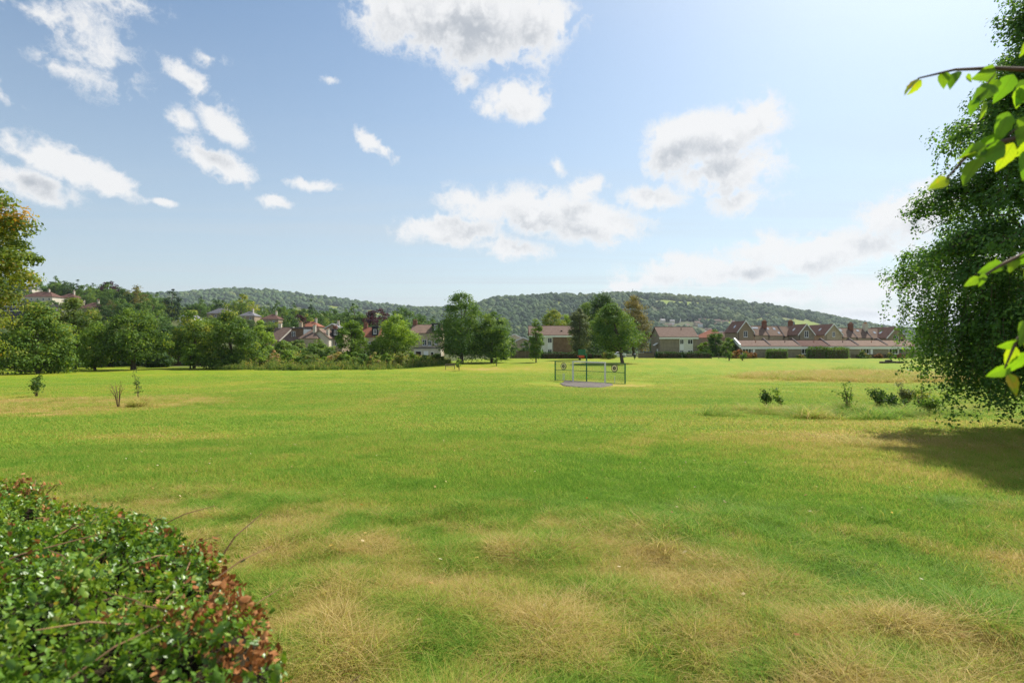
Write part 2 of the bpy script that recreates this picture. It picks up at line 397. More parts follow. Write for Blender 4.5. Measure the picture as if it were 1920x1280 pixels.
# ------------------------------------------------------------------ ground
def ground_material():
    m, T = new_mat('grass_ground')
    geo = T.new('ShaderNodeNewGeometry'); P = geo.outputs['Position']
    dr = T.new('ShaderNodeAttribute', attribute_name='dry').outputs['Fac']
    wd = T.new('ShaderNodeAttribute', attribute_name='wood').outputs['Fac']
    fl = T.new('ShaderNodeVectorMath', operation='MULTIPLY'); T.put(fl.inputs[0], P); fl.inputs[1].default_value = (1, 1, 0)
    Q = fl.outputs[0]
    n1 = T.noise(Q, 1.3, 6, .65); n2 = T.noise(Q, 9.0, 5, .65); n3 = T.noise(Q, 55.0, 3, .6)
    f = T.math('MULTIPLY_ADD', T.math('SUBTRACT', n1, .5), .42, dr)
    f = T.math('MULTIPLY_ADD', T.math('SUBTRACT', n2, .5), .50, f)
    f = T.math('MULTIPLY_ADD', T.math('SUBTRACT', n3, .5), .35, f)
    st = T.new('ShaderNodeMapping'); T.put(st.inputs[0], Q); st.inputs[2].default_value = (0, 0, R(-14)); st.inputs[3].default_value = (.05, .55, 1)
    f = T.math('MULTIPLY_ADD', T.math('SUBTRACT', T.noise(st.outputs[0], 1.0, 3, .5), .5), .30, f)
    c = T.ramp(f, [(0, (.100, .180, .007)), (.25, (.158, .222, .008)), (.5, (.230, .228, .016)), (.75, (.32, .24, .060)), (1, (.36, .27, .11))])
    c = T.mix(T.math('MULTIPLY', T.new('ShaderNodeAttribute', attribute_name='thatch_gap_shade').outputs['Fac'], .9), c, (.065, .055, .020, 1))  # dark thatch tone also paints in the shade of gaps between tufts
    c = T.mix(wd, c, (.075, .088, .030, 1))
    b = T.new('ShaderNodeBsdfPrincipled'); T.put(b.inputs['Base Color'], c)
    b.inputs['Roughness'].default_value = .9; b.inputs['Specular IOR Level'].default_value = .12
    
    bp = T.new('ShaderNodeBump'); bp.inputs['Strength'].default_value = .55; bp.inputs['Distance'].default_value = .05
    T.put(bp.inputs['Height'], T.math('MULTIPLY_ADD', n2, .6, n3)); T.put(b.inputs['Normal'], bp.outputs[0])
    T.l.new(b.outputs[0], T.out.inputs[0]); return m
def build_ground():
    rr = [0.0]; r = .12
    while r < 9000: rr.append(r); r *= 1.035 if r < 200 else 1.05
    rr = np.array(rr[1:])
    aa = np.concatenate([np.linspace(-60, 60, 420), np.linspace(60, 300, 90)[1:-1]]); aa = np.radians(aa)
    A, RR = np.meshgrid(aa, rr); X = np.sin(A) * RR; Y = np.cos(A) * RR
    Z = H(X, Y)
    nr, na = X.shape
    v = np.stack([X.ravel(), Y.ravel(), Z.ravel()], 1); v = np.vstack([v, [[0, 0, hz(0, 0)]]])
    i, j = np.meshgrid(np.arange(nr - 1), np.arange(na), indexing='ij'); j2 = (j + 1) % na
    q = np.stack([i * na + j, i * na + j2, (i + 1) * na + j2, (i + 1) * na + j], -1).reshape(-1, 4)[:, ::-1]
    me = mesh_np('ground', v, q, ground_material(), smooth=True)
    a = me.attributes.new('dry', 'FLOAT', 'POINT'); a.data.foreach_set('value', dryness(v[:, 0], v[:, 1]).astype(np.float32))
    a = me.attributes.new('thatch_gap_shade', 'FLOAT', 'POINT'); a.data.foreach_set('value', np.clip(longness(v[:, 0], v[:, 1]) + .3 * sstep(np.hypot(v[:, 0], v[:, 1]), 30, 10), 0, 1).astype(np.float32))
    dd = v[:, 1]; u = v[:, 0] / np.maximum(dd, 1)
    edge = np.interp(u, [-1.2, -.7, -.3, -.12, .0, .8], [88, 104, 96, 116, 138, 152])
    w = sstep(dd - edge, 0, 10)
    w = w * (1 - .8 * sstep(dd, 1000, 1400) * (fbm(v[:, 0] / 160, dd / 160, 41, 3) > .635))
    a = me.attributes.new('wood', 'FLOAT', 'POINT'); a.data.foreach_set('value', w.astype(np.float32))
    tag(link(bpy.data.objects.new('ground', me)), kind='structure')
build_ground()

# ------------------------------------------------------------------ far woods: one mass of small crowns
def lump(seed, sub=2):
    """a knobbly little tree crown, about 1 m across"""
    import bmesh
    bm = bmesh.new(); bmesh.ops.create_icosphere(bm, subdivisions=sub, radius=.5)
    rg = np.random.RandomState(seed); off = rg.rand(3) * 20
    for v in bm.verts:
        p = np.array(v.co); k = .78 + .55 * float(fbm(p[0] * 3.2 + off[0], p[1] * 3.2 + p[2] * 2.7 + off[1], seed, 3))
        v.co = Vector((p[0] * k, p[1] * k, (p[2] * k) * (1.1 if p[2] > 0 else .7)))
    me = bpy.data.meshes.new('crown_lump'); bm.to_mesh(me); bm.free(); return me
def wood_material():
    m, T = new_mat('far_wood')
    oi = T.new('ShaderNodeAttribute', attribute_name='hue', attribute_type='INSTANCER').outputs['Fac']
    geo = T.new('ShaderNodeNewGeometry')
    f = T.math('MULTIPLY_ADD', T.math('SUBTRACT', T.noise(geo.outputs['Position'], .35, 4, .7), .5), .9, oi)
    c = T.ramp(f, [(0, (.030, .062, .024)), (.4, (.060, .108, .034)), (.75, (.10, .15, .042)), (1, (.16, .185, .055))])
    b = T.new('ShaderNodeBsdfPrincipled'); T.put(b.inputs['Base Color'], c); b.inputs['Roughness'].default_value = .85; b.inputs['Specular IOR Level'].default_value = .1
    bp = T.new('ShaderNodeBump'); bp.inputs['Strength'].default_value = .9; bp.inputs['Distance'].default_value = 1.2
    T.put(bp.inputs['Height'], T.noise(geo.outputs['Position'], .7, 4, .7)); T.put(b.inputs['Normal'], bp.outputs[0])
    T.l.new(b.outputs[0], T.out.inputs[0]); return m
def scatter(name, pts, scl, protos, mat, attrs=None, rot=None, zs=None, seed=1):
    """one 'stuff' object: small meshes set out on points by geometry nodes"""
    n = len(pts)
    me = bpy.data.meshes.new(name); me.vertices.add(n); me.vertices.foreach_set('co', np.asarray(pts, np.float32).ravel())
    rg = np.random.RandomState(seed)
    def put(k, v): a = me.attributes.new(k, 'FLOAT', 'POINT'); a.data.foreach_set('value', np.asarray(v, np.float32))
    put('scl', scl); put('zsc', scl if zs is None else zs)
    put('spin', rg.rand(n) * 6.283 if rot is None else rot)
    a = me.attributes.new('pick', 'INT', 'POINT'); a.data.foreach_set('value', rg.randint(0, len(protos), n).astype(np.int32))
    for k, v in (attrs or {}).items(): put(k, v)
    o = link(bpy.data.objects.new(name, me)); tag(o, kind='stuff')
    g = bpy.data.node_groups.new(name + '_scatter', 'GeometryNodeTree')
    g.interface.new_socket('Geometry', in_out='INPUT', socket_type='NodeSocketGeometry'); g.interface.new_socket('Geometry', in_out='OUTPUT', socket_type='NodeSocketGeometry')
    N = NT(g); gi = N.new('NodeGroupInput'); go = N.new('NodeGroupOutput')
    iop = N.new('GeometryNodeInstanceOnPoints'); jn = N.new('GeometryNodeJoinGeometry')
    for p in reversed(protos):
        if not p.materials: p.materials.append(mat)
        po = bpy.data.objects.new(p.name, p)
        oi = N.new('GeometryNodeObjectInfo'); oi.inputs['As Instance'].default_value = True; oi.inputs[0].default_value = po
        N.l.new(oi.outputs['Geometry'], jn.inputs[0])
    def attr(k, t='FLOAT'):
        q = N.new('GeometryNodeInputNamedAttribute', data_type=t); q.inputs[0].default_value = k; return q.outputs[0]
    N.l.new(gi.outputs[0], iop.inputs['Points']); N.l.new(jn.outputs[0], iop.inputs['Instance'])
    iop.inputs['Pick Instance'].default_value = True
    N.l.new(attr('pick', 'INT'), iop.inputs['Instance Index'])
    cr = N.new('ShaderNodeCombineXYZ'); N.l.new(attr('spin'), cr.inputs[2]); N.l.new(cr.outputs[0], iop.inputs['Rotation'])
    cs = N.new('ShaderNodeCombineXYZ'); s_ = attr('scl'); N.l.new(s_, cs.inputs[0]); N.l.new(s_, cs.inputs[1]); N.l.new(attr('zsc'), cs.inputs[2]); N.l.new(cs.outputs[0], iop.inputs['Scale'])
    N.l.new(iop.outputs[0], go.inputs[0])
    md = o.modifiers.new('scatter', 'NODES'); md.node_group = g
    return o
lumps = [lump(k) for k in range(5)]
WOODM = wood_material()
def wood(name, u0, u1, d0, d1, spacing, size, gap, seed, label, keep=None):
    rg = np.random.RandomState(seed)
    n = int((u1 - u0) * (d1 ** 2 - d0 ** 2) / 2 / spacing ** 2)
    u = u0 + rg.rand(n) * (u1 - u0); d = np.sqrt(d0 ** 2 + rg.rand(n) * (d1 ** 2 - d0 ** 2)); x = u * d
    k = fbm(x / 160, d / 160, 41, 3) < gap
    if keep is not None: k &= keep(u, d, x)
    x, d = x[k], d[k]; n = len(x)
    s = size * (.55 + .95 * rg.rand(n) ** 2); z = H(x, d)
    hue = np.clip(.42 + (fbm(x / 120, d / 120, seed + 3, 3) - .5) * 1.1 + rg.randn(n) * .17, 0, 1)
    return tag(scatter(name, np.stack([x, d, z + s * .34], 1), s, lumps, WOODM, {'hue': hue}, zs=s * (.9 + .35 * rg.rand(n)), seed=seed), label, 'woodland')
wood('hillside_wood', -.14, 1.0, 1180, 2460, 11.5, 15, .635, 5, 'distant green wood covering the long far hill under the radio masts',
     keep=lambda u, d, x: ~((d < 1780) & (d > 1380) & (u > .22) & (u < .4) & (vnoise(x / 45, d / 45, 4) > .42)))
wood('ridge_wood', -1.0, .02, 1800, 3080, 15, 19, .66, 6, 'hazy blue green wood on the farther ridge')
wood('valley_wood', -.2, .9, 330, 1180, 13, 11, .9, 7, 'tree tops filling the valley below the far hill', keep=lambda u, d, x: vnoise(x / 40, d / 40, 9) > .38)

# ------------------------------------------------------------------ trees
def leaf_cards(c, nrm, size, rg, aspect=.6):
    n = len(c); nrm = nrm / np.maximum(np.linalg.norm(nrm, axis=1, keepdims=True), 1e-6)
    t = rg.randn(n, 3); a = np.cross(nrm, t); a /= np.maximum(np.linalg.norm(a, axis=1, keepdims=True), 1e-6); b = np.cross(nrm, a)
    s = size[:, None]
    v = np.stack([c - a * s * .5, c + b * s * .5 * aspect, c + a * s * .5, c - b * s * .5 * aspect], 1).reshape(-1, 3)
    q = np.arange(n * 4).reshape(-1, 4)
    return v, q
PROF = {
    'round':  ([0, .12, .35, .6, .85, 1], [.35, .78, 1, .95, .6, .1]),
    'dome':   ([0, .1, .3, .55, .8, 1], [.72, .95, 1, .86, .52, .08]),
    'skirt':  ([0, .15, .35, .6, .85, 1], [.92, 1, .96, .78, .45, .06]),
    'column': ([0, .15, .5, .8, 1], [.45, .8, 1, .7, .08]),
    'cone':   ([0, .08, .3, .6, .85, 1], [.6, 1, .82, .5, .22, .03]),
    'ragged': ([0, .12, .3, .55, .75, .9, 1], [.55, .95, 1, .85, .72, .5, .12]),
    'egg':    ([0, .15, .4, .7, .9, 1], [.5, .85, 1, .72, .38, .06]),
}
def make_tree(seed, Ht, Wd, cb, prof, nclump, per, leaf, clump, lean=(0, 0), wild=.38, up=.35, tone=.45, tvar=.18, trunk_r=None, limbs=9, fork=False):
    """returns (trunk mesh builder, crown verts, quads, tint); height Ht, width Wd, crown from height cb*Ht up"""
    rg = np.random.RandomState(seed)
    z0 = cb * Ht; ch = Ht - z0
    t = rg.rand(nclump * 4); pr = np.interp(t, *PROF[prof]); keep = rg.rand(len(t)) < (pr + .12); t = t[keep][:nclump]; pr = np.interp(t, *PROF[prof])
    th = rg.rand(len(t)) * 6.283
    lob = 1 - wild + 2 * wild * vnoise(th * 1.3 + seed, t * 4.0, seed)
    rad = np.where(rg.rand(len(t)) < .30, .25 + .4 * rg.rand(len(t)), .66 + .22 * rg.rand(len(t)))
    rr = rad * pr * lob * Wd * .5
    cx = np.stack([np.cos(th) * rr + lean[0] * (z0 + t * ch) / Ht, np.sin(th) * rr + lean[1] * (z0 + t * ch) / Ht, z0 + t * ch * .97], 1)
    crs = clump * (.6 + .75 * rg.rand(len(t))) * (1 - .35 * t)
    ids = np.repeat(np.arange(len(t)), per); n = len(ids)
    dirv = rg.randn(n, 3); dirv /= np.linalg.norm(dirv, axis=1, keepdims=True)
    dirv[:, 2] = np.abs(dirv[:, 2]) * np.where(rg.rand(n) < .72, 1, -1)
    k = rg.rand(n) ** .45
    c = cx[ids] + dirv * (crs[ids] * k)[:, None] * np.array([1.12, 1.12, .78])
    c[:, 2] = np.maximum(c[:, 2], .12 + .1 * rg.rand(n))
    nr = dirv * 1.15 + rg.randn(n, 3) * .42 + np.array([0, 0, up * .7])
    v, q = leaf_cards(c, nr, leaf * (.6 + .8 * rg.rand(n)), rg)
    tc = tone + rg.randn(len(t)) * tvar + (t - .5) * .16
    tint = np.clip(np.repeat(tc[ids] + rg.randn(n) * .13, 4), 0.01, .99)
    tr = MB(); r0 = trunk_r or Ht * .022
    top = Vector((lean[0] * .8, lean[1] * .8, z0 + ch * .72)); bend = Vector(((rg.rand() - .5) * .05 * Ht, (rg.rand() - .5) * .05 * Ht, 0))
    path = [Vector((0, 0, -.3)), Vector((0, 0, .05)), Vector((lean[0] * .12, lean[1] * .12, z0 * .5 + .3)), Vector((lean[0] * .4, lean[1] * .4, z0 + ch * .25)) + bend, top]
    tr.tube(path, [r0 * 1.5, r0 * 1.25, r0, r0 * .75, r0 * .18], 8)
    for j in rg.choice(len(t), min(limbs, len(t)), replace=False):
        e = Vector(cx[j]); s0 = max(z0 * .8, e.z - ch * .4); f = min(1, max(0, (s0) / max(top.z, .1)))
        st = Vector((lean[0] * .4 * f, lean[1] * .4 * f, s0)); mid = (st + e) * .5 + Vector((0, 0, -.06 * Ht * rg.rand()))
        tr.tube([st, mid, e], [r0 * .5, r0 * .3, r0 * .08], 5, cap=False)
    return tr, v, q, tint
def plant_tree(name, loc, spec, leafmat, label, cat='tree', group=None, rz=0, bark='bark', scale=None):
    tr, v, q, tint = spec
    root = empty(name, loc, label, cat, group, rz)
    tr.build('trunk', M[bark], root, smooth=True)
    link(bpy.data.objects.new('crown', mesh_np('crown', v, q, M[leafmat], tint)), root)
    if scale: root.scale = scale
    return root
def tree_at(name, px, ytop, d, wpx, prof, leafmat, label, cb=.16, seed=1, dens=1.0, leaf=.30, lean=0, group=None, cat='tree', **kw):
    p = at(px, d); Ht = zpix(ytop, d) - p.z; Wd = wpx / F * d
    nc = int(max(30, 68 * dens)); per = 125
    clump = .17 * (Wd * Wd * Ht) ** (1 / 3)
    clump = kw.pop('clump', clump)
    sp = make_tree(seed, Ht, Wd * .98, cb, prof, nc, per, leaf * 1.12, clump, lean=(lean, 0), **kw)
    return plant_tree(name, p, sp, leafmat, label, cat, group)

# ---- the row of park trees on the left
tree_at('horse_chestnut', 72, 572, 78, 140, 'skirt', 'chestnut', 'broad dark chestnut with branches sweeping down to the lawn beside the leafy edge tree', cb=.03, seed=11, dens=1.9, leaf=.30, tone=.46)
tree_at('horse_chestnut', 140, 556, 96, 105, 'dome', 'autumn', 'tall yellowing chestnut rising behind the broad dark skirted one', cb=.10, seed=12, dens=1.5, leaf=.32, tone=.42)
tree_at('field_maple', 178, 604, 92, 60, 'egg', 'lime', 'pale green narrow maple tucked between two chestnuts', cb=.10, seed=13, dens=.9, leaf=.28, tone=.35)
tree_at('horse_chestnut', 250, 576, 93, 122, 'dome', 'chestnut', 'round chestnut with a clear bare trunk standing at the lawn edge', cb=.17, seed=14, dens=1.9, leaf=.30, tone=.48, trunk_r=.36)
tree_at('horse_chestnut', 364, 581, 101, 86, 'dome', 'chestnut', 'lighter yellow green chestnut crown left of the darkest round tree', cb=.20, seed=15, dens=1.4, leaf=.30, tone=.60)
tree_at('young_lime', 357, 644, 97, 42, 'egg', 'lime', 'small bright green tree under the yellow green chestnut', cb=.2, seed=16, dens=.6, leaf=.26, tone=.4)
tree_at('horse_chestnut', 432, 586, 99, 118, 'dome', 'chestnut', 'darkest round dense tree standing at the start of the weedy strip', cb=.04, seed=17, dens=2.0, leaf=.30, tone=.34)
tree_at('field_maple', 487, 602, 118, 52, 'egg', 'lime', 'bright green narrow tree behind the darkest round tree', cb=.12, seed=18, dens=.9, leaf=.3, tone=.42)
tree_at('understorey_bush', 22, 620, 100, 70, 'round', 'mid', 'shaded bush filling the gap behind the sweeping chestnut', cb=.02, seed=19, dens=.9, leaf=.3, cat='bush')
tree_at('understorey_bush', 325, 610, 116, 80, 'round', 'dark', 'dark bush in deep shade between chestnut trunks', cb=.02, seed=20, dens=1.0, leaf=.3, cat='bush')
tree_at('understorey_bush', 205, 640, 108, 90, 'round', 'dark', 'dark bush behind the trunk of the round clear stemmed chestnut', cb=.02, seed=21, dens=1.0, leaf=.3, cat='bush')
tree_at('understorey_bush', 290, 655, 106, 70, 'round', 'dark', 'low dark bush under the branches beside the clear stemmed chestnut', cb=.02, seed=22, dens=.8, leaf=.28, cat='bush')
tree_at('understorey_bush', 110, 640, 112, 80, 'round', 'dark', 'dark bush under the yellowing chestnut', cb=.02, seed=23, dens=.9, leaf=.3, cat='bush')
# ---- garden trees behind the weedy strip
tree_at('garden_shrub', 530, 640, 108, 66, 'dome', 'mid', 'rounded green shrub at the foot of the dormer house', cb=.03, seed=24, dens=.8, leaf=.28, cat='shrub', tone=.55)
tree_at('garden_shrub', 560, 634, 118, 52, 'dome', 'weed', 'brownish green shrub below the dormer window', cb=.03, seed=25, dens=.7, leaf=.28, cat='shrub', tone=.4)
tree_at('garden_shrub', 597, 633, 112, 58, 'dome', 'mid', 'dense green shrub in front of the pale gable wall', cb=.03, seed=26, dens=1.0, leaf=.28, cat='shrub', tone=.5)
tree_at('garden_willow', 660, 598, 108, 62, 'egg', 'lime', 'loose pointed willow beside the brown shed', cb=.08, seed=27, dens=1.2, leaf=.27, tone=.18)
tree_at('garden_willow', 700, 640, 112, 46, 'round', 'lime', 'low yellowish bush right of the pointed willow', cb=.05, seed=28, dens=.6, leaf=.26, tone=.3, cat='bush')
tree_at('garden_tree', 741, 594, 112, 82, 'round', 'lime', 'bright lime green round tree in front of the terraced gardens', cb=.10, seed=29, dens=1.6, leaf=.28, tone=.52)
# ---- the pair of big trees beyond the bench
tree_at('field_maple', 866, 549, 108, 92, 'ragged', 'mid', 'tallest spiky topped tree with a dark layered crown beyond the bench', cb=.10, seed=31, dens=2.4, leaf=.26, tone=.42, wild=.42, trunk_r=.30)
tree_at('field_maple', 922, 584, 110, 84, 'dome', 'mid', 'broader yellow green tree touching the tallest spiky topped tree', cb=.12, seed=32, dens=1.8, leaf=.28, tone=.62, trunk_r=.28)
tree_at('columnar_hornbeam', 1005, 597, 110, 30, 'column', 'mid', 'slim columnar young tree before the white fronted flats', cb=.12, seed=33, dens=.9, leaf=.20, tone=.60, trunk_r=.11)
tree_at('willow_tree', 1087, 578, 125, 46, 'column', 'silver', 'greyish upright tree hiding the end of the white fronted flats', cb=.14, seed=34, dens=1.4, leaf=.26, tone=.42, trunk_r=.2)
tree_at('sycamore', 1167, 570, 107, 94, 'dome', 'mid', 'leaning trunked green sycamore in front of the parked cars', cb=.24, seed=35, dens=2.1, leaf=.28, tone=.60, lean=-2.3, trunk_r=.28)
tree_at('garden_tree', 1128, 551, 165, 92, 'egg', 'dark', 'tall dark green tree towering behind the two blocks of flats', cb=.06, seed=36, dens=2.0, leaf=.36, tone=.55)
tree_at('garden_tree', 1100, 566, 172, 62, 'egg', 'mid', 'mid green tree left of the tall dark one behind the flats', cb=.06, seed=37, dens=1.2, leaf=.36, tone=.6)
tree_at('copper_birch', 1188, 555, 168, 66, 'egg', 'olive', 'tall tree turning brownish behind the leaning sycamore', cb=.06, seed=38, dens=1.5, leaf=.34, tone=.5)
tree_at('garden_tree', 1036, 578, 190, 66, 'dome', 'chestnut', 'yellow green domed tree above the brown roof of the white fronted flats', cb=.10, seed=39, dens=1.2, leaf=.36, tone=.62)
tree_at('garden_tree', 1060, 588, 195, 40, 'dome', 'lime', 'small yellow green tree beside the domed tree above the brown roof', cb=.10, seed=40, dens=.7, leaf=.36, tone=.42)
tree_at('garden_shrub', 1140, 656, 131, 28, 'round', 'weed', 'yellow flowering shrub by the parked white car', cb=.03, seed=41, dens=.5, leaf=.24, cat='shrub', tone=.55)
tree_at('garden_conifer', 1341, 618, 148, 40, 'egg', 'mid', 'tall dark conifer between the right flats and the long bungalows', cb=.03, seed=42, dens=1.0, leaf=.28, tone=.35)
tree_at('garden_shrub', 1320, 640, 146, 34, 'dome', 'lime', 'yellow green shrub at the gable of the right flats', cb=.03, seed=43, dens=.6, leaf=.28, cat='shrub', tone=.3)
tree_at('garden_shrub', 1367, 634, 144, 34, 'dome', 'lime', 'bright green shrub right of the tall dark conifer', cb=.03, seed=44, dens=.7, leaf=.28, cat='shrub', tone=.35)
tree_at('garden_shrub', 1388, 656, 136, 44, 'dome', 'redshrub', 'reddish tinged shrub before the first bungalow window', cb=.03, seed=45, dens=.6, leaf=.22, cat='shrub', tone=.4)
for px, yt, w, dd, lm, lb, sd_ in [(985, 640, 40, 170, 'mid', 'green bush left of the slim columnar tree', 46), (948, 622, 44, 128, 'mid', 'green crown to the right of the broad yellow green tree', 47), (1112, 640, 40, 150, 'dark', 'dark shrub behind the basketball hoop', 48)]:
    tree_at('garden_shrub', px, yt, dd, w, 'dome', lm, lb, cb=.03, seed=sd_, dens=.6, leaf=.28, cat='shrub')

# ---- woods and gardens on the left hillside: individual trees, a few crowns shared
def proto(seed, prof, leafmat, Ht, Wd, dens, leaf, **kw):
    tr, v, q, tint = make_tree(seed, Ht, Wd, kw.pop('cb', .06), prof, int(55 * dens), 60, leaf, .16 * (Wd * Wd * Ht) ** (1 / 3), **kw)
    return tr.mesh('trunk', M['bark'], True), mesh_np('crown', v, q, M[leafmat], tint)
PR = {
    'dark broad': (proto(61, 'dome', 'dark', 13, 13, 1.2, .6, tone=.5), 'dense dark green broadleaf tree on the left hillside'),
    'mid round': (proto(62, 'round', 'mid', 12, 11, 1.1, .55, tone=.5), 'mid green rounded tree among the hillside houses'),
    'light': (proto(63, 'dome', 'chestnut', 11, 11, 1.0, .5, tone=.62), 'lighter yellow green tree on the left hillside'),
    'egg': (proto(64, 'egg', 'mid', 15, 9, 1.1, .55, tone=.4), 'tall egg shaped green tree on the left hillside'),
    'olive': (proto(65, 'round', 'olive', 13, 11, .9, .5, tone=.4, wild=.4), 'thin brownish tree on the left hillside'),
    'conifer': (proto(66, 'cone', 'conifer', 15, 6, .9, .5, tone=.45), 'dark pointed conifer on the hillside skyline'),
}
rgH = np.random.RandomState(77)
HG = 'trees on the left hillside'
hill_houses = [   # px, roof ridge y, depth, width px, colours
    (70, 546, 330, 56), (122, 549, 345, 34), (45, 572, 250, 92), (165, 566, 290, 40), (50, 535, 400, 20), (350, 588, 300, 26), (410, 577, 330, 44), (462, 583, 315, 30), (505, 588, 290, 34),
    (580, 602, 260, 34), (623, 607, 250, 30)]
hshort = ['large cream villa', 'villa with pale hip edges', 'long flat roofed building', 'house behind the yellowing chestnut', 'pale skyline house', 'small white gabled house', 'wide dark roofed house', 'pale chimneyed house', 'grey three windowed house', 'pink tiled house', 'grey house with pointed gable']
def clear_of_houses(px, d, ytop, w):
    for hx, hy, hd, hw in hill_houses:
        if d < hd + 6 and abs(px - hx) < hw * .42 + w * .35 and ytop < hy + 9: return False
    return True
placed = []
tries = 0
while len(placed) < 190 and tries < 9000:
    tries += 1
    d = 150 + 330 * rgH.rand() ** .8
    px = -60 + 900 * rgH.rand()
    kind = rgH.choice(['dark broad', 'mid round', 'light', 'egg', 'olive', 'conifer'], p=[.30, .25, .14, .16, .10, .05])
    p = at(px, d); sc = .62 + .5 * rgH.rand()
    if d < 190: sc *= .6
    ytop = 640 - (p.z + 13 * sc - EYE) * F / d
    lim = np.interp(px, [-60, 100, 200, 280, 330, 450, 560, 650, 720, 840], [508, 522, 528, 544, 560, 560, 569, 576, 585, 596])
    if ytop < lim: continue
    w = 11 * sc * F / d
    if not clear_of_houses(px, d, ytop, w): continue
    if d < 185 and 495 < px < 640: continue
    if any((p.x - a) ** 2 + (p.y - b) ** 2 < (4.6 * (sc + c)) ** 2 * .5 for a, b, c in placed): continue
    placed.append((p.x, p.y, sc))
    (tm, cm), lb = PR[kind]
    if px < 690:
        j = min(range(len(hill_houses)), key=lambda i: abs(px - hill_houses[i][0]) + .35 * abs(d - hill_houses[i][2]))
        hx, hy, hd, hw = hill_houses[j]
        rel = 'beyond' if d > hd + 25 else 'downhill of' if d < hd - 25 else 'beside'
        lb = lb.replace(' on the left hillside', '').replace(' among the hillside houses', '').replace(' on the hillside skyline', '') + ' ' + rel + ' the ' + hshort[j]
    else: lb = lb.replace(' on the left hillside', '').replace(' among the hillside houses', '').replace(' on the hillside skyline', '') + ' ' + ('far beyond' if d > 330 else 'just above' if d > 230 else 'among') + ' the terraced gardens'
    root = empty('hillside_tree', p, lb, 'tree', HG, rgH.rand() * 6.28); root.scale = (sc, sc, sc * (.85 + .3 * rgH.rand()))
    for nm, me in (('trunk', tm), ('crown', cm)): link(bpy.data.objects.new(nm, me), root)
sky_px = -50.0
while sky_px < 830:      # the row of crowns that makes the hillside skyline
    sky_px += 9 + 12 * rgH.rand()
    d = 340 + 130 * rgH.rand(); lim = np.interp(sky_px, [-60, 100, 200, 280, 330, 450, 560, 650, 720, 840], [508, 522, 528, 544, 562, 564, 571, 577, 586, 597])
    kind = rgH.choice(['dark broad', 'mid round', 'light', 'egg', 'conifer'], p=[.35, .3, .15, .15, .05])
    p = at(sky_px, d); Ht = zpix(lim + 14 * rgH.rand() ** 1.5, d) - p.z
    if Ht < 6: continue
    if any(abs(sky_px - a) < w_ * .5 + 4 and d < hd and b + 8 > lim for a, b, hd, w_ in hill_houses): continue
    (tm, cm), lb = PR[kind]; lb = lb.replace(' on the left hillside', '').replace(' among the hillside houses', '').replace(' on the hillside skyline', '')
    lb += ' on the skyline ' + ('above the large cream villa' if sky_px < 110 else 'left of the cypress' if sky_px < 320 else 'between the cypress and tall pale green tree' if sky_px < 450 else 'left of the copper beech' if sky_px < 700 else 'right of the copper beech')
    root = empty('hillside_tree', p, lb, 'tree', HG, rgH.rand() * 6.28); k = Ht / 13.0; k2 = max(k, .85); root.scale = (k2, k2, k)
    for nm, me in (('trunk', tm), ('crown', cm)): link(bpy.data.objects.new(nm, me), root)
def one_tree(key, px, ytop, d, lb, wscale=1.0, name='hillside_tree', mat=None):
    (tm, cm), _ = PR[key]; p = at(px, d); Ht = zpix(ytop, d) - p.z; ref = max(v.co.z for v in cm.vertices)
    root = empty(name, p, lb, 'tree', HG, px * .1); s = Ht / ref; root.scale = (s * wscale, s * wscale, s)
    if mat: cm = cm.copy(); cm.materials.clear(); cm.materials.append(M[mat])
    for nm, me in (('trunk', tm), ('crown', cm)): link(bpy.data.objects.new(nm, me), root)
for j_, (hx, hy, hd, hw) in enumerate(hill_houses):
    ey = hy + min(3.2, hw / F * hd * .30) * F / hd + 1.1 * F / hd
    for q_ in range(3 if hw > 33 else 2):
        one_tree(['dark broad', 'mid round', 'light', 'egg'][(j_ + q_) % 4], hx + hw * ((q_ - 1) * .38 if hw > 33 else (q_ - .5) * .5), ey + 1.5 * ((q_ * 7 + j_) % 3), hd - 9 - 3 * q_, ['dark', 'mid green', 'pale', 'narrow'][(j_ + q_) % 4] + ' bush under the front wall of the ' + hshort[j_], 1.7 + .2 * q_, 'garden_bush')
one_tree('mid round', 708, 577, 250, 'dark purple copper beech above the terraced roofs', 1.15, 'copper_beech', 'purple')
one_tree('mid round', 752, 574, 270, 'big round green tree right of the copper beech', 1.15)
one_tree('egg', 665, 568, 280, 'tall green tree left of the copper beech', 1.0)
one_tree('light', 453, 550, 330, 'tall pale green tree standing out against the far ridge', 1.0)
one_tree('egg', 322, 541, 330, 'dark clipped cypress on the skyline at the end of the hillside', .9, 'cypress', 'conifer')
one_tree('mid round', 205, 526, 390, 'reddish purple tree on the hillside skyline', 1.1, 'copper_beech', 'purple')
one_tree('olive', 255, 533, 310, 'large brown tinged tree rising above the round chestnut', 1.3)
one_tree('egg', 812, 592, 230, 'small dark tree behind the dormer on the terrace roof', .8)
one_tree('mid round', 560, 588, 240, 'dark maroon shrub below the hillside villa', .8, 'copper_beech', 'purple')

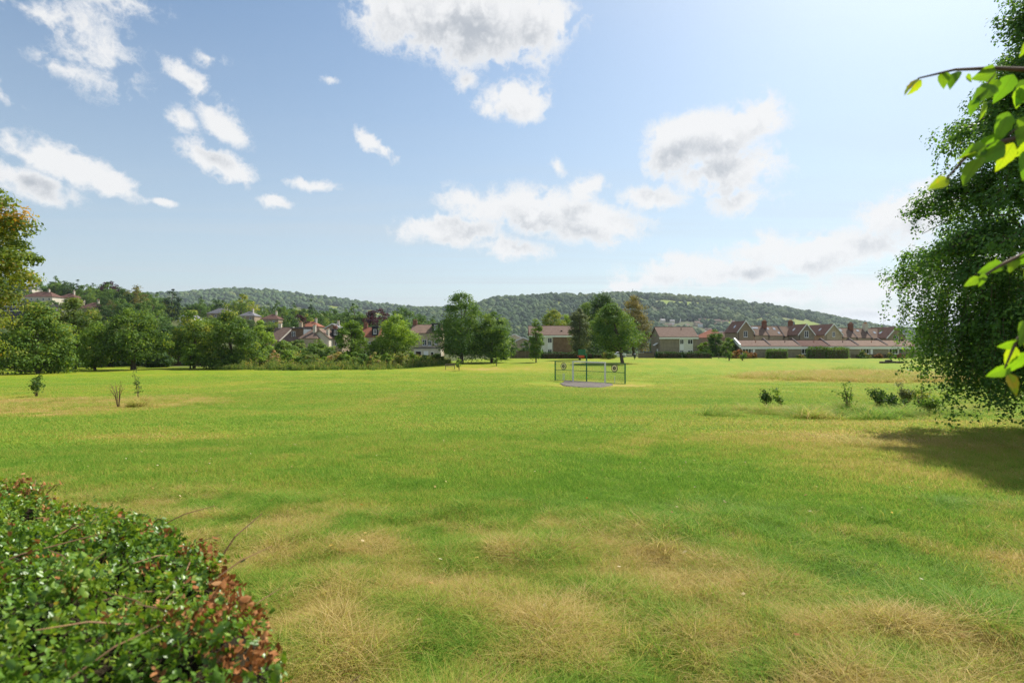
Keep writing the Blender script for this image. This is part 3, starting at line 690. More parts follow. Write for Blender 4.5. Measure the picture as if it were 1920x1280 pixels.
# ------------------------------------------------------------------ building materials
M['stone'] = pbr('rubble_stone', (.37, .28, .185), (.26, .20, .135), 2.2, .9, .2, .4, 6)
M['pale_stone'] = pbr('pale_stone', (.50, .41, .28), (.40, .32, .21), 1.4, .9, .2, .3, 6)
M['warm_stone'] = pbr('warm_stone', (.40, .25, .12), (.33, .21, .11), 1.6, .9, .2, .3, 6)
M['grey_stone'] = pbr('grey_stone', (.31, .265, .19), (.23, .195, .14), 1.5, .9, .2, .4, 5)
M['timber_panel'] = pbr('timber_panel', (.23, .15, .09), (.16, .10, .06), 1.0, .8, .2, stripes=(0, .45, .7))
M['render'] = pbr('cream_render', (.66, .60, .47), (.58, .52, .41), .8, .85, .2)
M['white'] = pbr('white_paint', (.86, .86, .83), (.80, .80, .77), .7, .6, .35)
M['clad'] = pbr('white_cladding', (.74, .73, .64), (.66, .65, .57), .6, .6, .3, stripes=(2, .2, .8))
M['roof_brown'] = pbr('brown_roof_tile', (.150, .102, .078), (.195, .138, .108), 1.7, .9, .08, stripes=(1, .33, .82))
M['roof_red'] = pbr('red_roof_tile', (.27, .105, .062), (.20, .090, .060), 1.7, .9, .08, stripes=(1, .33, .82))
M['roof_tan'] = pbr('weathered_roof_tile', (.225, .155, .112), (.172, .120, .090), 1.1, .9, .08, stripes=(1, .33, .85))
M['roof_dark'] = pbr('dark_roof_tile', (.10, .056, .044), (.14, .080, .062), 1.5, .9, .08, stripes=(1, .33, .82))
M['slate'] = pbr('slate_roof', (.105, .105, .115), (.15, .145, .15), 1.6, .6, .35, stripes=(1, .3, .75))
M['felt'] = pbr('dark_felt', (.022, .022, .025), (.035, .033, .035), 2, .8, .3)
M['glass'] = pbr('window_glass', (.018, .022, .028), None, 1, .06, .6)
M['skylight'] = pbr('roof_window_glass', (.30, .33, .36), None, 1, .05, .9)
M['party'] = pbr('party_shade_and_flue', (.075, .062, .058), (.11, .09, .085), 2, .9, .2)  # dark tone puts the shade of left-facing end walls into the colour
M['brick'] = pbr('chimney_brick', (.26, .12, .075), (.19, .09, .06), 3, .9, .2)
M['pot'] = pbr('chimney_pot_clay', (.36, .16, .085), None, 1, .8, .2)
M['fence_wood'] = pbr('fence_wood', (.165, .125, .085), (.115, .085, .06), 1.5, .85, .2, stripes=(0, .14, .55))
M['shed_wood'] = pbr('shed_wood', (.17, .075, .045), (.12, .055, .035), 1.5, .85, .2, stripes=(2, .16, .6))
M['old_wood'] = pbr('old_wood', (.22, .18, .13), (.15, .12, .085), 4, .85, .2)
M['green_steel'] = pbr('green_steel', (.015, .13, .055), (.022, .16, .07), 3, .45, .4)
M['white_steel'] = pbr('white_steel', (.70, .71, .70), None, 1, .4, .4)
M['orange_steel'] = pbr('orange_steel', (.62, .10, .035), None, 1, .45, .4)
M['yellow'] = pbr('target_yellow', (.90, .80, .42), None, 1, .5, .3)
M['black'] = pbr('target_black', (.018, .018, .018), None, 1, .5, .3)
M['tarmac'] = pbr('tarmac', (.10, .085, .072), (.145, .125, .105), 1.3, .9, .2, .4, 60)
M['rubber'] = pbr('tyre_rubber', (.02, .02, .02), None, 1, .8, .2)
M['car_white'] = pbr('white_car_paint', (.62, .63, .64), None, 1, .25, .5)
M['car_dark'] = pbr('dark_car_paint', (.02, .028, .040), None, 1, .22, .6)
M['lamp'] = pbr('lamp_glass', (.5, .5, .5), None, 1, .1, .7)
M['mast'] = pbr('mast_steel', (.30, .30, .32), None, 1, .6, .3)

def window(parent, x, z, w, h, y=0.0, frame='white', name='window', mull=1):
    """frame standing proud of a wall that faces -y, with a pane set back inside it"""
    t = .09; m = MB()
    m.box(x, x + w, y - .06, y + .03, z, z + t).box(x, x + w, y - .06, y + .03, z + h - t, z + h)
    m.box(x, x + t, y - .06, y + .03, z + t, z + h - t).box(x + w - t, x + w, y - .06, y + .03, z + t, z + h - t)
    for k in range(1, mull + 1):
        xm = x + w * k / (mull + 1); m.box(xm - .04, xm + .04, y - .05, y + .03, z + t, z + h - t)
    f = m.build(name, M[frame], parent)
    MB().box(x + t, x + w - t, y - .02, y + .02, z + t, z + h - t).build('pane', M['glass'], f)
    MB().box(x - .06, x + w + .06, y - .14, y + .03, z - .09, z - .003).build('sill', M[frame], f)
    return f
def chimney(parent, x, y, z0, z1, w=.9, dp=.6, pots=2, mat='stone'):
    c = MB().box(x - w / 2, x + w / 2, y - dp / 2, y + dp / 2, z0, z1).box(x - w / 2 - .07, x + w / 2 + .07, y - dp / 2 - .07, y + dp / 2 + .07, z1, z1 + .16).build('chimney', M[mat], parent)
    for k in range(pots):
        xx = x + (k - (pots - 1) / 2) * w / max(pots, 1)
        MB().tube([(xx, y, z1 + .14), (xx, y, z1 + .60)], [.15, .11], 8).build('chimney_pot', M['pot'], c)
def eaves_house(root, w, dp, ez, rz_, wallm='stone', roofm='roof_brown', over=.3, fascia='white', base=-1.2, x0=0, gutter=.28):
    """ridge along x, front eaves at y = 0"""
    MB().prismx([(0, base), (dp, base), (dp, ez), (dp / 2, rz_), (0, ez)], x0, x0 + w).build('wall', M[wallm], root)
    s = (rz_ - ez) / (dp / 2); r = MB()
    r.slab((x0 - over, -over, ez - s * over + .05), (x0 + w + over, -over, ez - s * over + .05), (x0 + w + over, dp / 2, rz_ + .05), (x0 - over, dp / 2, rz_ + .05), .16)
    r.slab((x0 + w + over, dp + over, ez - s * over + .05), (x0 - over, dp + over, ez - s * over + .05), (x0 - over, dp / 2, rz_ + .05), (x0 + w + over, dp / 2, rz_ + .05), .16)
    roof = r.build('roof', M[roofm], root)
    MB().tube([(x0 - over, dp / 2, rz_ + .2), (x0 + w + over, dp / 2, rz_ + .2)], .11, 6).build('ridge_tile', M[roofm], roof)
    if fascia:
        zf = ez - s * over
        MB().box(x0 - over + .01, x0 + w + over - .01, -over - .05, -over + .02, zf - gutter, zf + .06).build('fascia', M[fascia], root)
    return roof
def gable_house(root, w, dp, ez, rz_, wallm='stone', roofm='roof_brown', over=.25, base=-1.2, barge='white', x0=0):
    """ridge along y, gable facing -y at y = 0"""
    MB().prism([(x0, base), (x0 + w, base), (x0 + w, ez), (x0 + w / 2, rz_), (x0, ez)], 0, dp).build('wall', M[wallm], root)
    s = (rz_ - ez) / (w / 2); r = MB(); xm = x0 + w / 2
    r.slab((x0 - over, dp, ez - s * over + .05), (x0 - over, -over, ez - s * over + .05), (xm, -over, rz_ + .05), (xm, dp, rz_ + .05), .15)
    r.slab((x0 + w + over, -over, ez - s * over + .05), (x0 + w + over, dp, ez - s * over + .05), (xm, dp, rz_ + .05), (xm, -over, rz_ + .05), .15)
    roof = r.build('roof', M[roofm], root)
    if barge:
        for sx in (-1, 1):
            b = MB(); e = (xm + sx * (w / 2 + over), -over - .06, ez - s * over - .12); a = (xm, -over - .06, rz_ - .12)
            q = [e, a, (a[0], a[1], a[2] + .40), (e[0], e[1], e[2] + .40)]
            if sx > 0: q = [a, e, q[3], q[2]]
            b.slab(*q, -.05); b.build('bargeboard', M[barge], root)
    return roof
def hip_house(root, w, dp, ez, rz_, wallm, roofm, base=-2.0, over=.35):
    MB().box(0, w, 0, dp, base, ez).build('wall', M[wallm], root)
    k = min(w * .42, dp * .5)
    vs = [(-over, -over, ez), (w + over, -over, ez), (w + over, dp + over, ez), (-over, dp + over, ez), (k, dp / 2, rz_), (w - k, dp / 2, rz_)]
    return MB().add(vs, [(0, 1, 5, 4), (1, 2, 5), (2, 3, 4, 5), (3, 0, 4), (3, 2, 1, 0)]).build('roof', M[roofm], root)

# ---- two blocks of flats
p = at(1238, 146); B = empty('block_of_flats', p, 'flats with white window bay on the right and brown roof, behind the dark hedge', 'building')
ez, rz_ = 5.25, 7.7
roof = eaves_house(B, 9.4, 9.5, ez, rz_, 'grey_stone', 'roof_brown', over=.35, gutter=.36)
MB().box(4.9, 8.35, -.10, -.003, 0, ez - .1).build('cladding', M['clad'], B)
for x, w in ((5.0, 1.0), (7.0, 1.3)):
    for z in (.55, 3.35): window(B, x, z, w, 1.25, -.10)
MB().box(5.0, 6.0, -.16, -.103, 1.95, 3.2).build('panel', M['white'], B)
MB().tube([(6.3, 3.2, 6.7), (6.3, 3.2, 7.6)], .10, 6).build('vent_pipe', M['black'], roof)
MB().box(-.05, .0, 2.2, 3.4, 0, 2.1).build('door', M['white'], B)
MB().slab((-1.0, 1.8, 3.0), (-.02, 1.8, 3.6), (-.02, 3.8, 3.6), (-1.0, 3.8, 3.0), .1).build('porch_canopy', M['white'], B)
p = at(994, 146); B = empty('block_of_flats', p, 'white fronted flats with timber panel half hidden by the greyish upright tree', 'building')
ez, rz_ = 5.7, 8.0
roof = eaves_house(B, 11.6, 9.5, ez, rz_, 'grey_stone', 'roof_brown', over=.35, gutter=.36)
MB().box(2.0, 5.7, -.10, -.003, 0, ez - .1).build('cladding', M['clad'], B)
for x, w in ((2.35, 1.1), (4.5, 1.1)):
    for z in (.75, 3.7): window(B, x, z, w, 1.3, -.10)
MB().box(4.5, 5.6, -.16, -.103, 2.2, 3.55).build('panel', M['white'], B)
MB().box(6.0, 10.8, -.08, -.003, .2, ez - .25).build('timber_panel', M['timber_panel'], B)
MB().box(8.0, 8.4, 1.5, 1.9, 6.3, 6.95).build('roof_vent', M['felt'], roof)

# ---- the row of stepped bungalows
desc = ['first bungalow of the stone row, with a white gable end', 'second bungalow of the row, above the flat topped clipped hedge', 'third bungalow of the row, beside the tall leafy hedge',
        'fourth bungalow of the row, mostly behind the tall leafy hedge', 'fifth bungalow of the row, with white garden things at its wall', 'last bungalow of the row, beside the drooping birch']
for k in range(6):
    d = 140 + .5 * k; w = 7.45
    p = at(1388, 140); p.x += 7.55 * k; p.y = d; p.z = hz(p.x, d)
    B = empty('bungalow', p, desc[k], 'house', 'row of stepped bungalows', R(-3)); 
    roof = eaves_house(B, w - .34, 8.2, 2.75, 4.15, 'grey_stone', ['roof_brown', 'roof_brown', 'roof_dark', 'roof_brown', 'roof_tan', 'roof_tan'][k], over=.16, x0=.3, gutter=.52)
    # the window bay is set back a little: a lighter panel with three lights
    MB().box(.34, 2.9, -.03, -.003, 0, 2.45).build('infill_panel', M['render' if k % 2 else 'slate'], B)
    window(B, .45, 1.0, 2.2, 1.3, -.03, mull=2)
    MB().box(3.0, 3.55, -.05, -.003, 0, 2.1).build('door', M['white' if k in (0, 4) else 'slate'], B)
    MB().prismx([(-.24, 2.5), (-.24, 3.30), (4.1, 4.95), (8.3, 3.30), (8.3, 2.5), (4.1, 3.9)], -.22, .12).build('party_wall', M['white' if k == 0 else 'party'], B)  # past the first, dark slab stands for a stepped unit's shaded end face
    MB().tube([(w * .62, 2.5, 3.4), (w * .62, 2.5, 4.2)], .09, 6).build('flue', M['party' if k % 2 else 'pot'], roof)

# ---- the tall Victorian terrace behind them
def back_gable(px0, px1, yap, yev, d, depth, label, wallm, wins, roofm='roof_dark', chim=None):
    p = at((px0 + px1) / 2, d); w = (px1 - px0) / F * d; B = empty('terraced_house', p, label, 'house', 'tall terrace behind the bungalows')
    ez = zpix(yev, d) - p.z; rz_ = zpix(yap, d) - p.z
    gable_house(B, w, depth, ez, rz_, wallm, roofm, x0=-w / 2, base=-1)
    for (x, z, ww, h) in wins: window(B, x - ww / 2, z, ww, h, 0)
    MB().tube([(-w / 2 + .25, -.12, 0), (-w / 2 + .25, -.12, ez - .2)], .06, 6).build('drain_pipe', M['felt'], B)
    MB().box(-.5 - w * .2, .1 - w * .2, depth * .45, depth * .45 + .9, 0, .05)
    sk = MB(); s = (rz_ - ez) / (w / 2); xa = -w / 2 + w * .16
    sk.slab((xa, 5.2, ez + s * w * .16 + .24), (xa, 4.2, ez + s * w * .16 + .24), (xa + .6, 4.2, ez + s * (w * .16 + .6) + .24), (xa + .6, 5.2, ez + s * (w * .16 + .6) + .24), .05); sk.build('roof_window', M['skylight'], B)
    if chim: chimney(B, *chim)
    return B, ez, rz_
back_gable(1383, 1413, 602, 622, 165, 10, 'tall gabled house with white bargeboards at the end of the terrace next to the conifer', 'stone', [(0, 5.4, 1.1, 1.7), (-.1, 2.9, 1.1, 1.6)])
back_gable(1497, 1527, 608, 627, 166, 8, 'gabled house with white sash windows in the middle of the terrace', 'grey_stone', [(0, 5.3, 1.2, 1.9), (-.1, 3.0, 1.0, .8)])
back_gable(1547, 1579, 608, 627, 166, 13, 'gabled house with small dark windows and long dark roof in the terrace', 'pale_stone', [(.0, 5.5, .8, 1.4), (0, 3.0, .9, .8)])
back_gable(1663, 1699, 613, 633, 168, 12, 'gabled house of the terrace partly behind the birch', 'stone', [(0, 4.2, 1.0, 1.7)])
def back_range(px0, px1, yr, ye, d, label, chim, wins, lights, roofm='roof_tan'):
    p = at(px0, d); w = (px1 - px0) / F * d; B = empty('terraced_house', p, label, 'house', 'tall terrace behind the bungalows')
    ez = zpix(ye, d) - p.z; rz_ = zpix(yr, d + 4) - p.z
    roof = eaves_house(B, w - .32, 8, ez, rz_, 'pale_stone', roofm, over=.12, fascia=None, x0=.3, base=-1)
    s = (rz_ - ez) / 4
    MB().prismx([(-.2, ez - .3), (-.2, ez + .35), (4, rz_ + .55), (8.2, ez + .35), (8.2, ez - .3), (4, rz_ - .3)], -.06, .27).build('party_wall', M['party'], B)  # party wall coloured dark for the shade on its left face
    for (x, z, ww, h) in wins: window(B, x, z, ww, h, 0)
    for (x, y, ww, h) in lights:
        MB().slab((x, y, ez + s * y + .27), (x + ww, y, ez + s * y + .27), (x + ww, y + h, ez + s * (y + h) + .27), (x, y + h, ez + s * (y + h) + .27), .05).build('roof_window', M['skylight'], roof)
    if chim: chimney(B, .1, 3.2, rz_ - 1.8, rz_ + 1.5, 1.0, 1.3, 3, chim)
    return B
back_range(1414, 1441, 612, 629, 172, 'terraced house with a wide roof window next to the end gable', None, [(2.0, 2.6, .9, 1.6)], [(.6, 2.6, 1.8, .7)])
back_range(1441, 1469, 612.5, 630, 172, 'terraced house with three small roof windows and a brick stack', 'brick', [(2.2, 2.6, 1.1, 1.5)], [(.7, 2.3, .6, .9), (2.6, 2.3, .7, .9), (3.3, .6, .6, .8)])
back_range(1469, 1497, 613, 631, 172, 'terraced house with plain tiled roof left of the middle gable', None, [(2.2, 2.5, 1.1, 1.2)], [])
back_range(1491, 1500, 612, 631, 174, 'narrow terrace slice carrying the heavy brick chimney by the middle gable', 'brick', [], [])
back_range(1579, 1606, 616, 633, 172, 'terraced house with one roof window right of the long dark roof', None, [(2.4, 1.9, 1.1, 1.2)], [(.9, 2.4, .6, 1.0)])
back_range(1606, 1634, 617, 634, 172, 'terraced house with weathered roof and brick stack on its party wall', 'brick', [(1.5, 2, 1.0, 1.1)], [(1.7, 2.6, .8, .7)])
back_range(1634, 1664, 617, 635, 172, 'terraced house with pale rendered chimney near the birch', 'render', [], [(2.0, 1.8, .7, .8)])
p = at(1316, 205); B = empty('red_roofed_house', p, 'house showing only its red roof beside the right flats', 'house'); hip_house(B, 10, 9, zpix(633, 205) - p.z, zpix(618, 209) - p.z, 'stone', 'roof_red')
p = at(1350, 190); B = empty('brown_roofed_house', p, 'house with dark brown roof peeping over the conifer', 'house'); hip_house(B, 8, 8, zpix(633, 190) - p.z, zpix(620, 194) - p.z, 'stone', 'roof_dark')

# ---- houses behind the weedy strip
p = at(507, 165); B = empty('dormer_house', p, 'stone house with flat roofed timber dormer on a dark roof', 'house')
ez, rz_ = zpix(639, 165) - p.z, zpix(615, 170) - p.z
roof = eaves_house(B, 12.2, 9, ez, rz_, 'stone', 'roof_brown', fascia=None)
chimney(B, 1.0, 4.5, rz_ - 1, rz_ + 1.2, .9, .7, 2, 'render'); chimney(B, 7.0, 4.9, rz_ - 1, rz_ + 1.6, .9, .7, 1, 'pale_stone')
Dm = MB().box(5.6, 11.6, 1.2, 4.6, ez, rz_ - .15).build('dormer', M['timber_panel'], B)
MB().box(5.4, 11.9, .9, 4.8, rz_ - .15, rz_ + .05).build('dormer_roof', M['slate'], Dm)
window(B, 5.75, ez + .5, 1.0, 2.3, 1.2); MB().box(9.2, 11.4, 1.1, 1.197, ez + .5, rz_ - .4).build('dormer_panel', M['white'], B)
MB().slab((2.6, -.34, ez - .1), (3.0, -.34, ez - .1), (5.4, 4.4, rz_ + .25), (5.0, 4.4, rz_ + .25), .14).build('verge', M['render'], B)
p = at(599, 158); B = empty('gable_house', p, 'cream gable wall with chimney beside the dormer house', 'house')
ez, rz_ = zpix(634, 158) - p.z, zpix(619, 158) - p.z
gable_house(B, 5.2, 9, ez, rz_, 'render', 'roof_brown', barge='stone', x0=-2.6); chimney(B, -1.5, .4, ez - .5, rz_ + 1.3, .75, .6, 1, 'render'); chimney(B, 1.9, 1.2, ez, rz_ + .2, .7, .6, 1, 'render')
window(B, -1.9, 1.6, .5, 1.4, 0, 'render', mull=0)
MB().box(-3.2, 4.2, -3.2, -.2, -1, 1.6).build('lean_to', M['stone'], B)
p = at(562, 156); B = empty('hipped_house', p, 'low red brown hipped roof in front of the dormer house', 'house'); hip_house(B, 4.6, 7, zpix(634, 156) - p.z, zpix(618, 159) - p.z, 'pale_stone', 'roof_brown')
def dormer_terrace(px0, px1, yr, ye, d, dx0, dx1, label, roofm, wins, ext=False):
    p = at(px0, d); w = (px1 - px0) / F * d; B = empty('terraced_house', p, label, 'house', 'terrace behind the weedy strip')
    ez = zpix(ye, d) - p.z; rz_ = zpix(yr, d + 4) - p.z
    eaves_house(B, w, 8, ez, rz_, 'pale_stone', roofm, over=.15, fascia=None)
    Dm = MB().box(dx0, dx1, .25, 3.8, ez + .1, rz_ + .35).build('dormer', M['felt'], B)
    MB().box(dx0 - .15, dx1 + .15, .1, 3.9, rz_ + .35, rz_ + .5).build('dormer_roof', M['slate'], Dm)
    window(B, (dx0 + dx1) / 2 - .45, ez + 1.0, .9, 1.3, .25)
    for q in wins: window(B, *q, 0)
    chimney(B, .5, 4, rz_ - .8, rz_ + 1.2, 1.1, .7, 2, 'brick')
    if ext:
        MB().box(1.5, w + .5, -4, -.05, -1, 2.9).build('extension', M['render'], B)
        MB().box(1.3, w + .7, -4.2, 0, 2.9, 3.1).build('extension_roof', M['slate'], B)
        window(B, 1.9, .8, 1.6, 1.4, -4.0, mull=0); window(B, 5.9, .7, .8, 1.3, -4.0, mull=0)
        MB().box(4.1, 5.3, -4.06, -4.003, 0, 2.2).build('door', M['white'], B)
    return B
dormer_terrace(617, 642, 620, 634, 162, .6, 3.0, 'terraced house with a black box dormer right of the cream gable', 'roof_dark', [(1.6, 3.0, 1.0, 1.5)])
dormer_terrace(676, 716, 615, 632, 164, 3.2, 5.0, 'red roofed terraced house between the pointed willow and lime green tree', 'roof_red', [(2.0, 2.8, .9, 1.4)])
dormer_terrace(770, 826, 610, 625, 152, 5.6, 7.8, 'terraced house with black dormer and white extension by the tallest tree', 'roof_tan', [(3.2, 3.6, 1.0, 1.6), (4.6, 3.6, .9, 1.3), (6.4, 3.9, .7, 1.0)], True)
for px, yr, d, w, lb, mt in [(964, 627, 200, 5, 'pale cottage gable right of the broad yellow green tree', 'render'), (981, 633, 190, 5, 'low cottage roof left of the slim columnar tree', 'pale_stone')]:
    p = at(px, d); B = empty('cottage', p, lb, 'house'); ez = zpix(yr + 6, d) - p.z; gable_house(B, w, 7, ez, zpix(yr, d) - p.z, mt, 'roof_dark', x0=-w / 2, base=-2)
    window(B, -.4, ez - 1.8, .8, 1.2, 0)
# ---- villas on the left hillside
hdesc = ['large cream villa with purple brown hipped roof on the hillside', 'villa with pale hip edges half sunk in hillside trees', 'long flat roofed building, low and blue grey, below the villas',
         'dark roofed hillside house behind the yellowing chestnut', 'pale skyline house with chimney high on the hillside', 'small white gabled house beside the clipped cypress', 'wide dark roofed hillside house right of the cypress',
         'pale chimneyed hillside house below the tall pale green tree', 'grey three windowed hillside house with a dark hipped roof', 'pink tiled hillside house above the dormer house', 'grey hillside house with pointed gable above the black dormer']
for k, (px, yr, d, wp) in enumerate(hill_houses):
    w = wp / F * d; p = at(px - wp / 2, d)
    B = empty('hillside_house', p, hdesc[k], 'house', 'houses on the left hillside')
    rz_ = zpix(yr, d) - p.z; p2 = max(rz_, 4.0); B.location.z = p.z + rz_ - p2; rz_ = p2
    if k == 2:
        B.location.z = zpix(585, d) ; 
        MB().box(0, w, 0, 9, -6, 2.4).build('wall', M['slate'], B); MB().box(-.3, w + .3, -.4, 9.4, 2.4, 3.6).build('roof', M['felt'], B)
        for q in range(6): window(B, .8 + q * w / 6, .5, w / 6 - .9, 1.5, 0)
        MB().box(-.3, w + .3, -.46, -.41, 2.35, 2.75).build('fascia', M['white'], B)
        continue
    ez = rz_ - min(3.2, w * .30); wm = ['render', 'render', '', 'grey_stone', 'render', 'white', 'stone', 'stone', 'stone', 'stone', 'stone'][k]; rm = ['roof_dark', 'roof_dark', '', 'roof_dark', 'slate', 'slate', 'slate', 'slate', 'roof_dark', 'roof_red', 'slate'][k]
    if k in (5, 10): gable_house(B, w, 8, ez, rz_, wm, rm, base=-12)
    else: hip_house(B, w, 9, ez, rz_, wm, rm, base=-12)
    n = max(2, int(w / 3.2))
    for q in range(n):
        window(B, w * (q + .5) / n - .55, ez - 2.1, 1.1, 1.4, 0)
    chimney(B, w * .68, 4.5, rz_ - .8, rz_ + 1.3, .9, .7, 2, 'render')
p = at(30, 330); p.z = zpix(573, 240)
# ---- tiny houses on the far slope
rgF = np.random.RandomState(9)
def far_house_mesh(w, dp, h, rh, wm, rm):
    b = MB(); b.prismx([(0, -4), (dp, -4), (dp, h), (dp / 2, h + rh), (0, h)], 0, w); b.slab((-.4, -.4, h - .2), (w + .4, -.4, h - .2), (w + .4, dp / 2, h + rh + .1), (-.4, dp / 2, h + rh + .1), .3); b.slab((w + .4, dp + .4, h - .2), (-.4, dp + .4, h - .2), (-.4, dp / 2, h + rh + .1), (w + .4, dp / 2, h + rh + .1), .3)
    me = b.mesh('far_house', M[wm]); me.materials.append(M[rm])
    for i, f in enumerate(me.polygons): f.material_index = 1 if i >= 7 else 0
    return me
fh = [far_house_mesh(14, 9, 6, 3.5, 'render', 'slate'), far_house_mesh(20, 9, 7, 3.5, 'pale_stone', 'roof_tan'), far_house_mesh(11, 9, 6, 3.2, 'white', 'roof_brown')]
for k in range(46):
    if k < 38: px, d = 1215 + 170 * rgF.rand(), 1420 + 330 * rgF.rand()
    else: px, d = 950 + 60 * rgF.rand(), 1350 + 300 * rgF.rand()
    p = at(px, d); o = link(bpy.data.objects.new('distant_house', fh[k % 3])); o.location = (p.x, p.y, p.z + 3); o.rotation_euler.z = R(rgF.randint(-25, 25))
    tag(o, ['tiny cream house among trees low on the far hill', 'tiny stone house with tan roof low on the far hill', 'tiny white brown roofed house low on the far hill'][k % 3] if k < 38 else ['tiny cream house in the valley left of the flats', 'tiny stone house with tan roof in the valley left of the flats', 'tiny white brown roofed house in the valley left of the flats'][k % 3], 'house', 'distant houses on the far hill')
for px, yt, lb in ((1186, 541, 'taller lattice radio mast on the far ridge'), (1171, 548, 'shorter radio mast on the far ridge'), (1138, 549, 'slim pole mast on the ridge above the tall dark tree')):
    d = 2400; p = at(px, d); h = zpix(yt, d) - p.z; B = empty('radio_mast', p, lb, 'mast', 'masts on the far ridge')
    MB().tube([(0, 0, -2), (0, 0, h)], [1.1, .5], 6).build('pole', M['mast'], B)
    for f in (.62, .8, .93): MB().tube([(-2.4, 0, h * f), (2.4, 0, h * f)], .6, 5).build('aerial_arm', M['mast'], B)

# ------------------------------------------------------------------ fences, hedges, cars
def hedge_box(name, px0, px1, d, h, label, leafmat='dark', dp=1.2, leaf=.22, n=2600, tone=.4, cat='hedge', ytop=None):
    a = at(px0, d); b = at(px1, d); L = (b - a).length; rg = np.random.RandomState(int(abs(px0)) + 7)
    if ytop: h = zpix(ytop, d) - a.z
    rot = math.atan2(b.y - a.y, b.x - a.x); root = empty(name, a, label, cat, None, rot)
    MB().box(.15, L - .15, .15, dp - .15, -.3, h * .86).build('inner_branches', M['twig'], root)
    f = rg.rand(n, 3); c = np.stack([f[:, 0] * L, f[:, 1] * dp, f[:, 2] * h], 1); s = rg.randint(0, 4, n)
    c[s == 0, 1] = 0; c[s == 1, 2] = h; c[s == 2, 1] = dp
    e = s == 3; c[e, 0] = np.where(rg.rand(e.sum()) < .5, 0, L)
    c[:, 2] *= .86 + .28 * vnoise(c[:, 0] * .9, c[:, 1], 3)
    c += rg.randn(n, 3) * .10; c[:, 2] = np.maximum(c[:, 2], .02)
    v, q = leaf_cards(c, rg.randn(n, 3) + np.array([0, -.5, .5]), leaf * (.6 + .8 * rg.rand(n)), rg)
    link(bpy.data.objects.new('foliage', mesh_np('foliage', v, q, M[leafmat], np.repeat(np.clip(tone + rg.randn(n) * .2, .02, .98), 4))), root)
    return root
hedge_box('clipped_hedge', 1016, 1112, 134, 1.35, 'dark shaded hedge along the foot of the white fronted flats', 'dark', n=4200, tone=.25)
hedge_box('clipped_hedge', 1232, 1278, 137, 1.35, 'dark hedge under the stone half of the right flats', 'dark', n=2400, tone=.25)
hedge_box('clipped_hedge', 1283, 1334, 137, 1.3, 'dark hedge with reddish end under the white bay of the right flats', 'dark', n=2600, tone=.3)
hedge_box('clipped_hedge', 1444, 1477, 135, 2.1, 'flat topped clipped hedge before the second bungalow', 'mid', dp=2.2, ytop=656, n=3000, tone=.55)
hedge_box('garden_hedge', 1521, 1551, 135, 2.5, 'tall leafy hedge before the third bungalow', 'mid', dp=2.2, ytop=652, n=3000, tone=.42)
hedge_box('garden_hedge', 1550, 1592, 135, 2.5, 'tall leafy hedge hiding the fourth bungalow', 'mid', dp=2.2, ytop=653, n=3600, tone=.5)
hedge_box('garden_hedge', 1112, 1152, 136, 1.0, 'low dark shrubbery behind the goal frame and hoop', 'dark', n=1800, tone=.3)
for px, yt, w, lm, lb, sd_ in [(1618, 657, 22, 'weed', 'straw tinted shrub at the fifth bungalow wall', 81), (1648, 663, 16, 'redshrub', 'small reddish plant at the fifth bungalow wall', 82), (1668, 660, 14, 'weed', 'low plant between the last two bungalows', 83), (1688, 663, 14, 'redshrub', 'orange tinged plant at the last bungalow', 84), (1502, 664, 16, 'weed', 'low plant beside the tall leafy hedge', 85), (1412, 660, 18, 'redshrub', 'brownish low shrub at the first bungalow wall', 86)]:
    tree_at('garden_plant', px, yt, 136, w, 'dome', lm, lb, cb=.03, seed=sd_, dens=.45, leaf=.2, cat='plant')
def fence(px0, px1, d0, d1, h, label, mat='fence_wood', pw=1.83):
    a = at(px0, d0); b = at(px1, d1); L = (b - a).length; n = max(2, int(L / pw)); root = empty('wooden_fence', a, label, 'fence', None, math.atan2(b.y - a.y, b.x - a.x))
    pm = MB().box(.06, L / n - .06, -.02, .02, .02, h).mesh('panel', M[mat]); qm = MB().box(-.055, .055, -.055, .055, -.5, h + .1).mesh('post', M['old_wood'])
    for k in range(n + 1):
        x = L * k / n; q = root.location + Vector(((b.x - a.x) * k / n, (b.y - a.y) * k / n, 0)); dz = hz(q.x, q.y) - root.location.z
        o = link(bpy.data.objects.new('post', qm), root); o.location = (x, 0, dz)
        if k < n: o = link(bpy.data.objects.new('panel', pm), root); o.location = (x, 0, dz)
    return root
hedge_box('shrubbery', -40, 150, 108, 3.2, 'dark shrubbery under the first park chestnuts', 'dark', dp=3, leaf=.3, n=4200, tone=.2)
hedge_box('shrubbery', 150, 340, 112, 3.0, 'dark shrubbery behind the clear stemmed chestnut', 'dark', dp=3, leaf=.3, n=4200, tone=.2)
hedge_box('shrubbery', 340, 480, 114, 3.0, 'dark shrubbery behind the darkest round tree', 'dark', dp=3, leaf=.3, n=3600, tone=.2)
fence(956, 1015, 136, 137, 1.75, 'brown panel fence left of the white fronted flats')
fence(700, 826, 116, 122, 1.8, 'grey brown panel fence behind the weedy strip')
fence(1197, 1226, 139, 139, 1.25, 'low yellowish fence by the parked dark car', 'old_wood')
fence(1596, 1702, 136, 137, 1.0, 'low dark picket fence before the last bungalows')
fence(420, 505, 118, 116, 1.6, 'weathered fence glimpsed behind the darkest round tree')
p = at(672, 113); B = empty('garden_shed', p, 'brown timber shed with shallow felt roof behind the weeds', 'shed')
gable_house(B, 3.4, 2.6, 1.9, 2.45, 'shed_wood', 'felt', barge='shed_wood', x0=-1.7, base=-.3); MB().box(-.4, .4, -.05, -.004, 0, 1.75).build('door', M['shed_wood'], B)
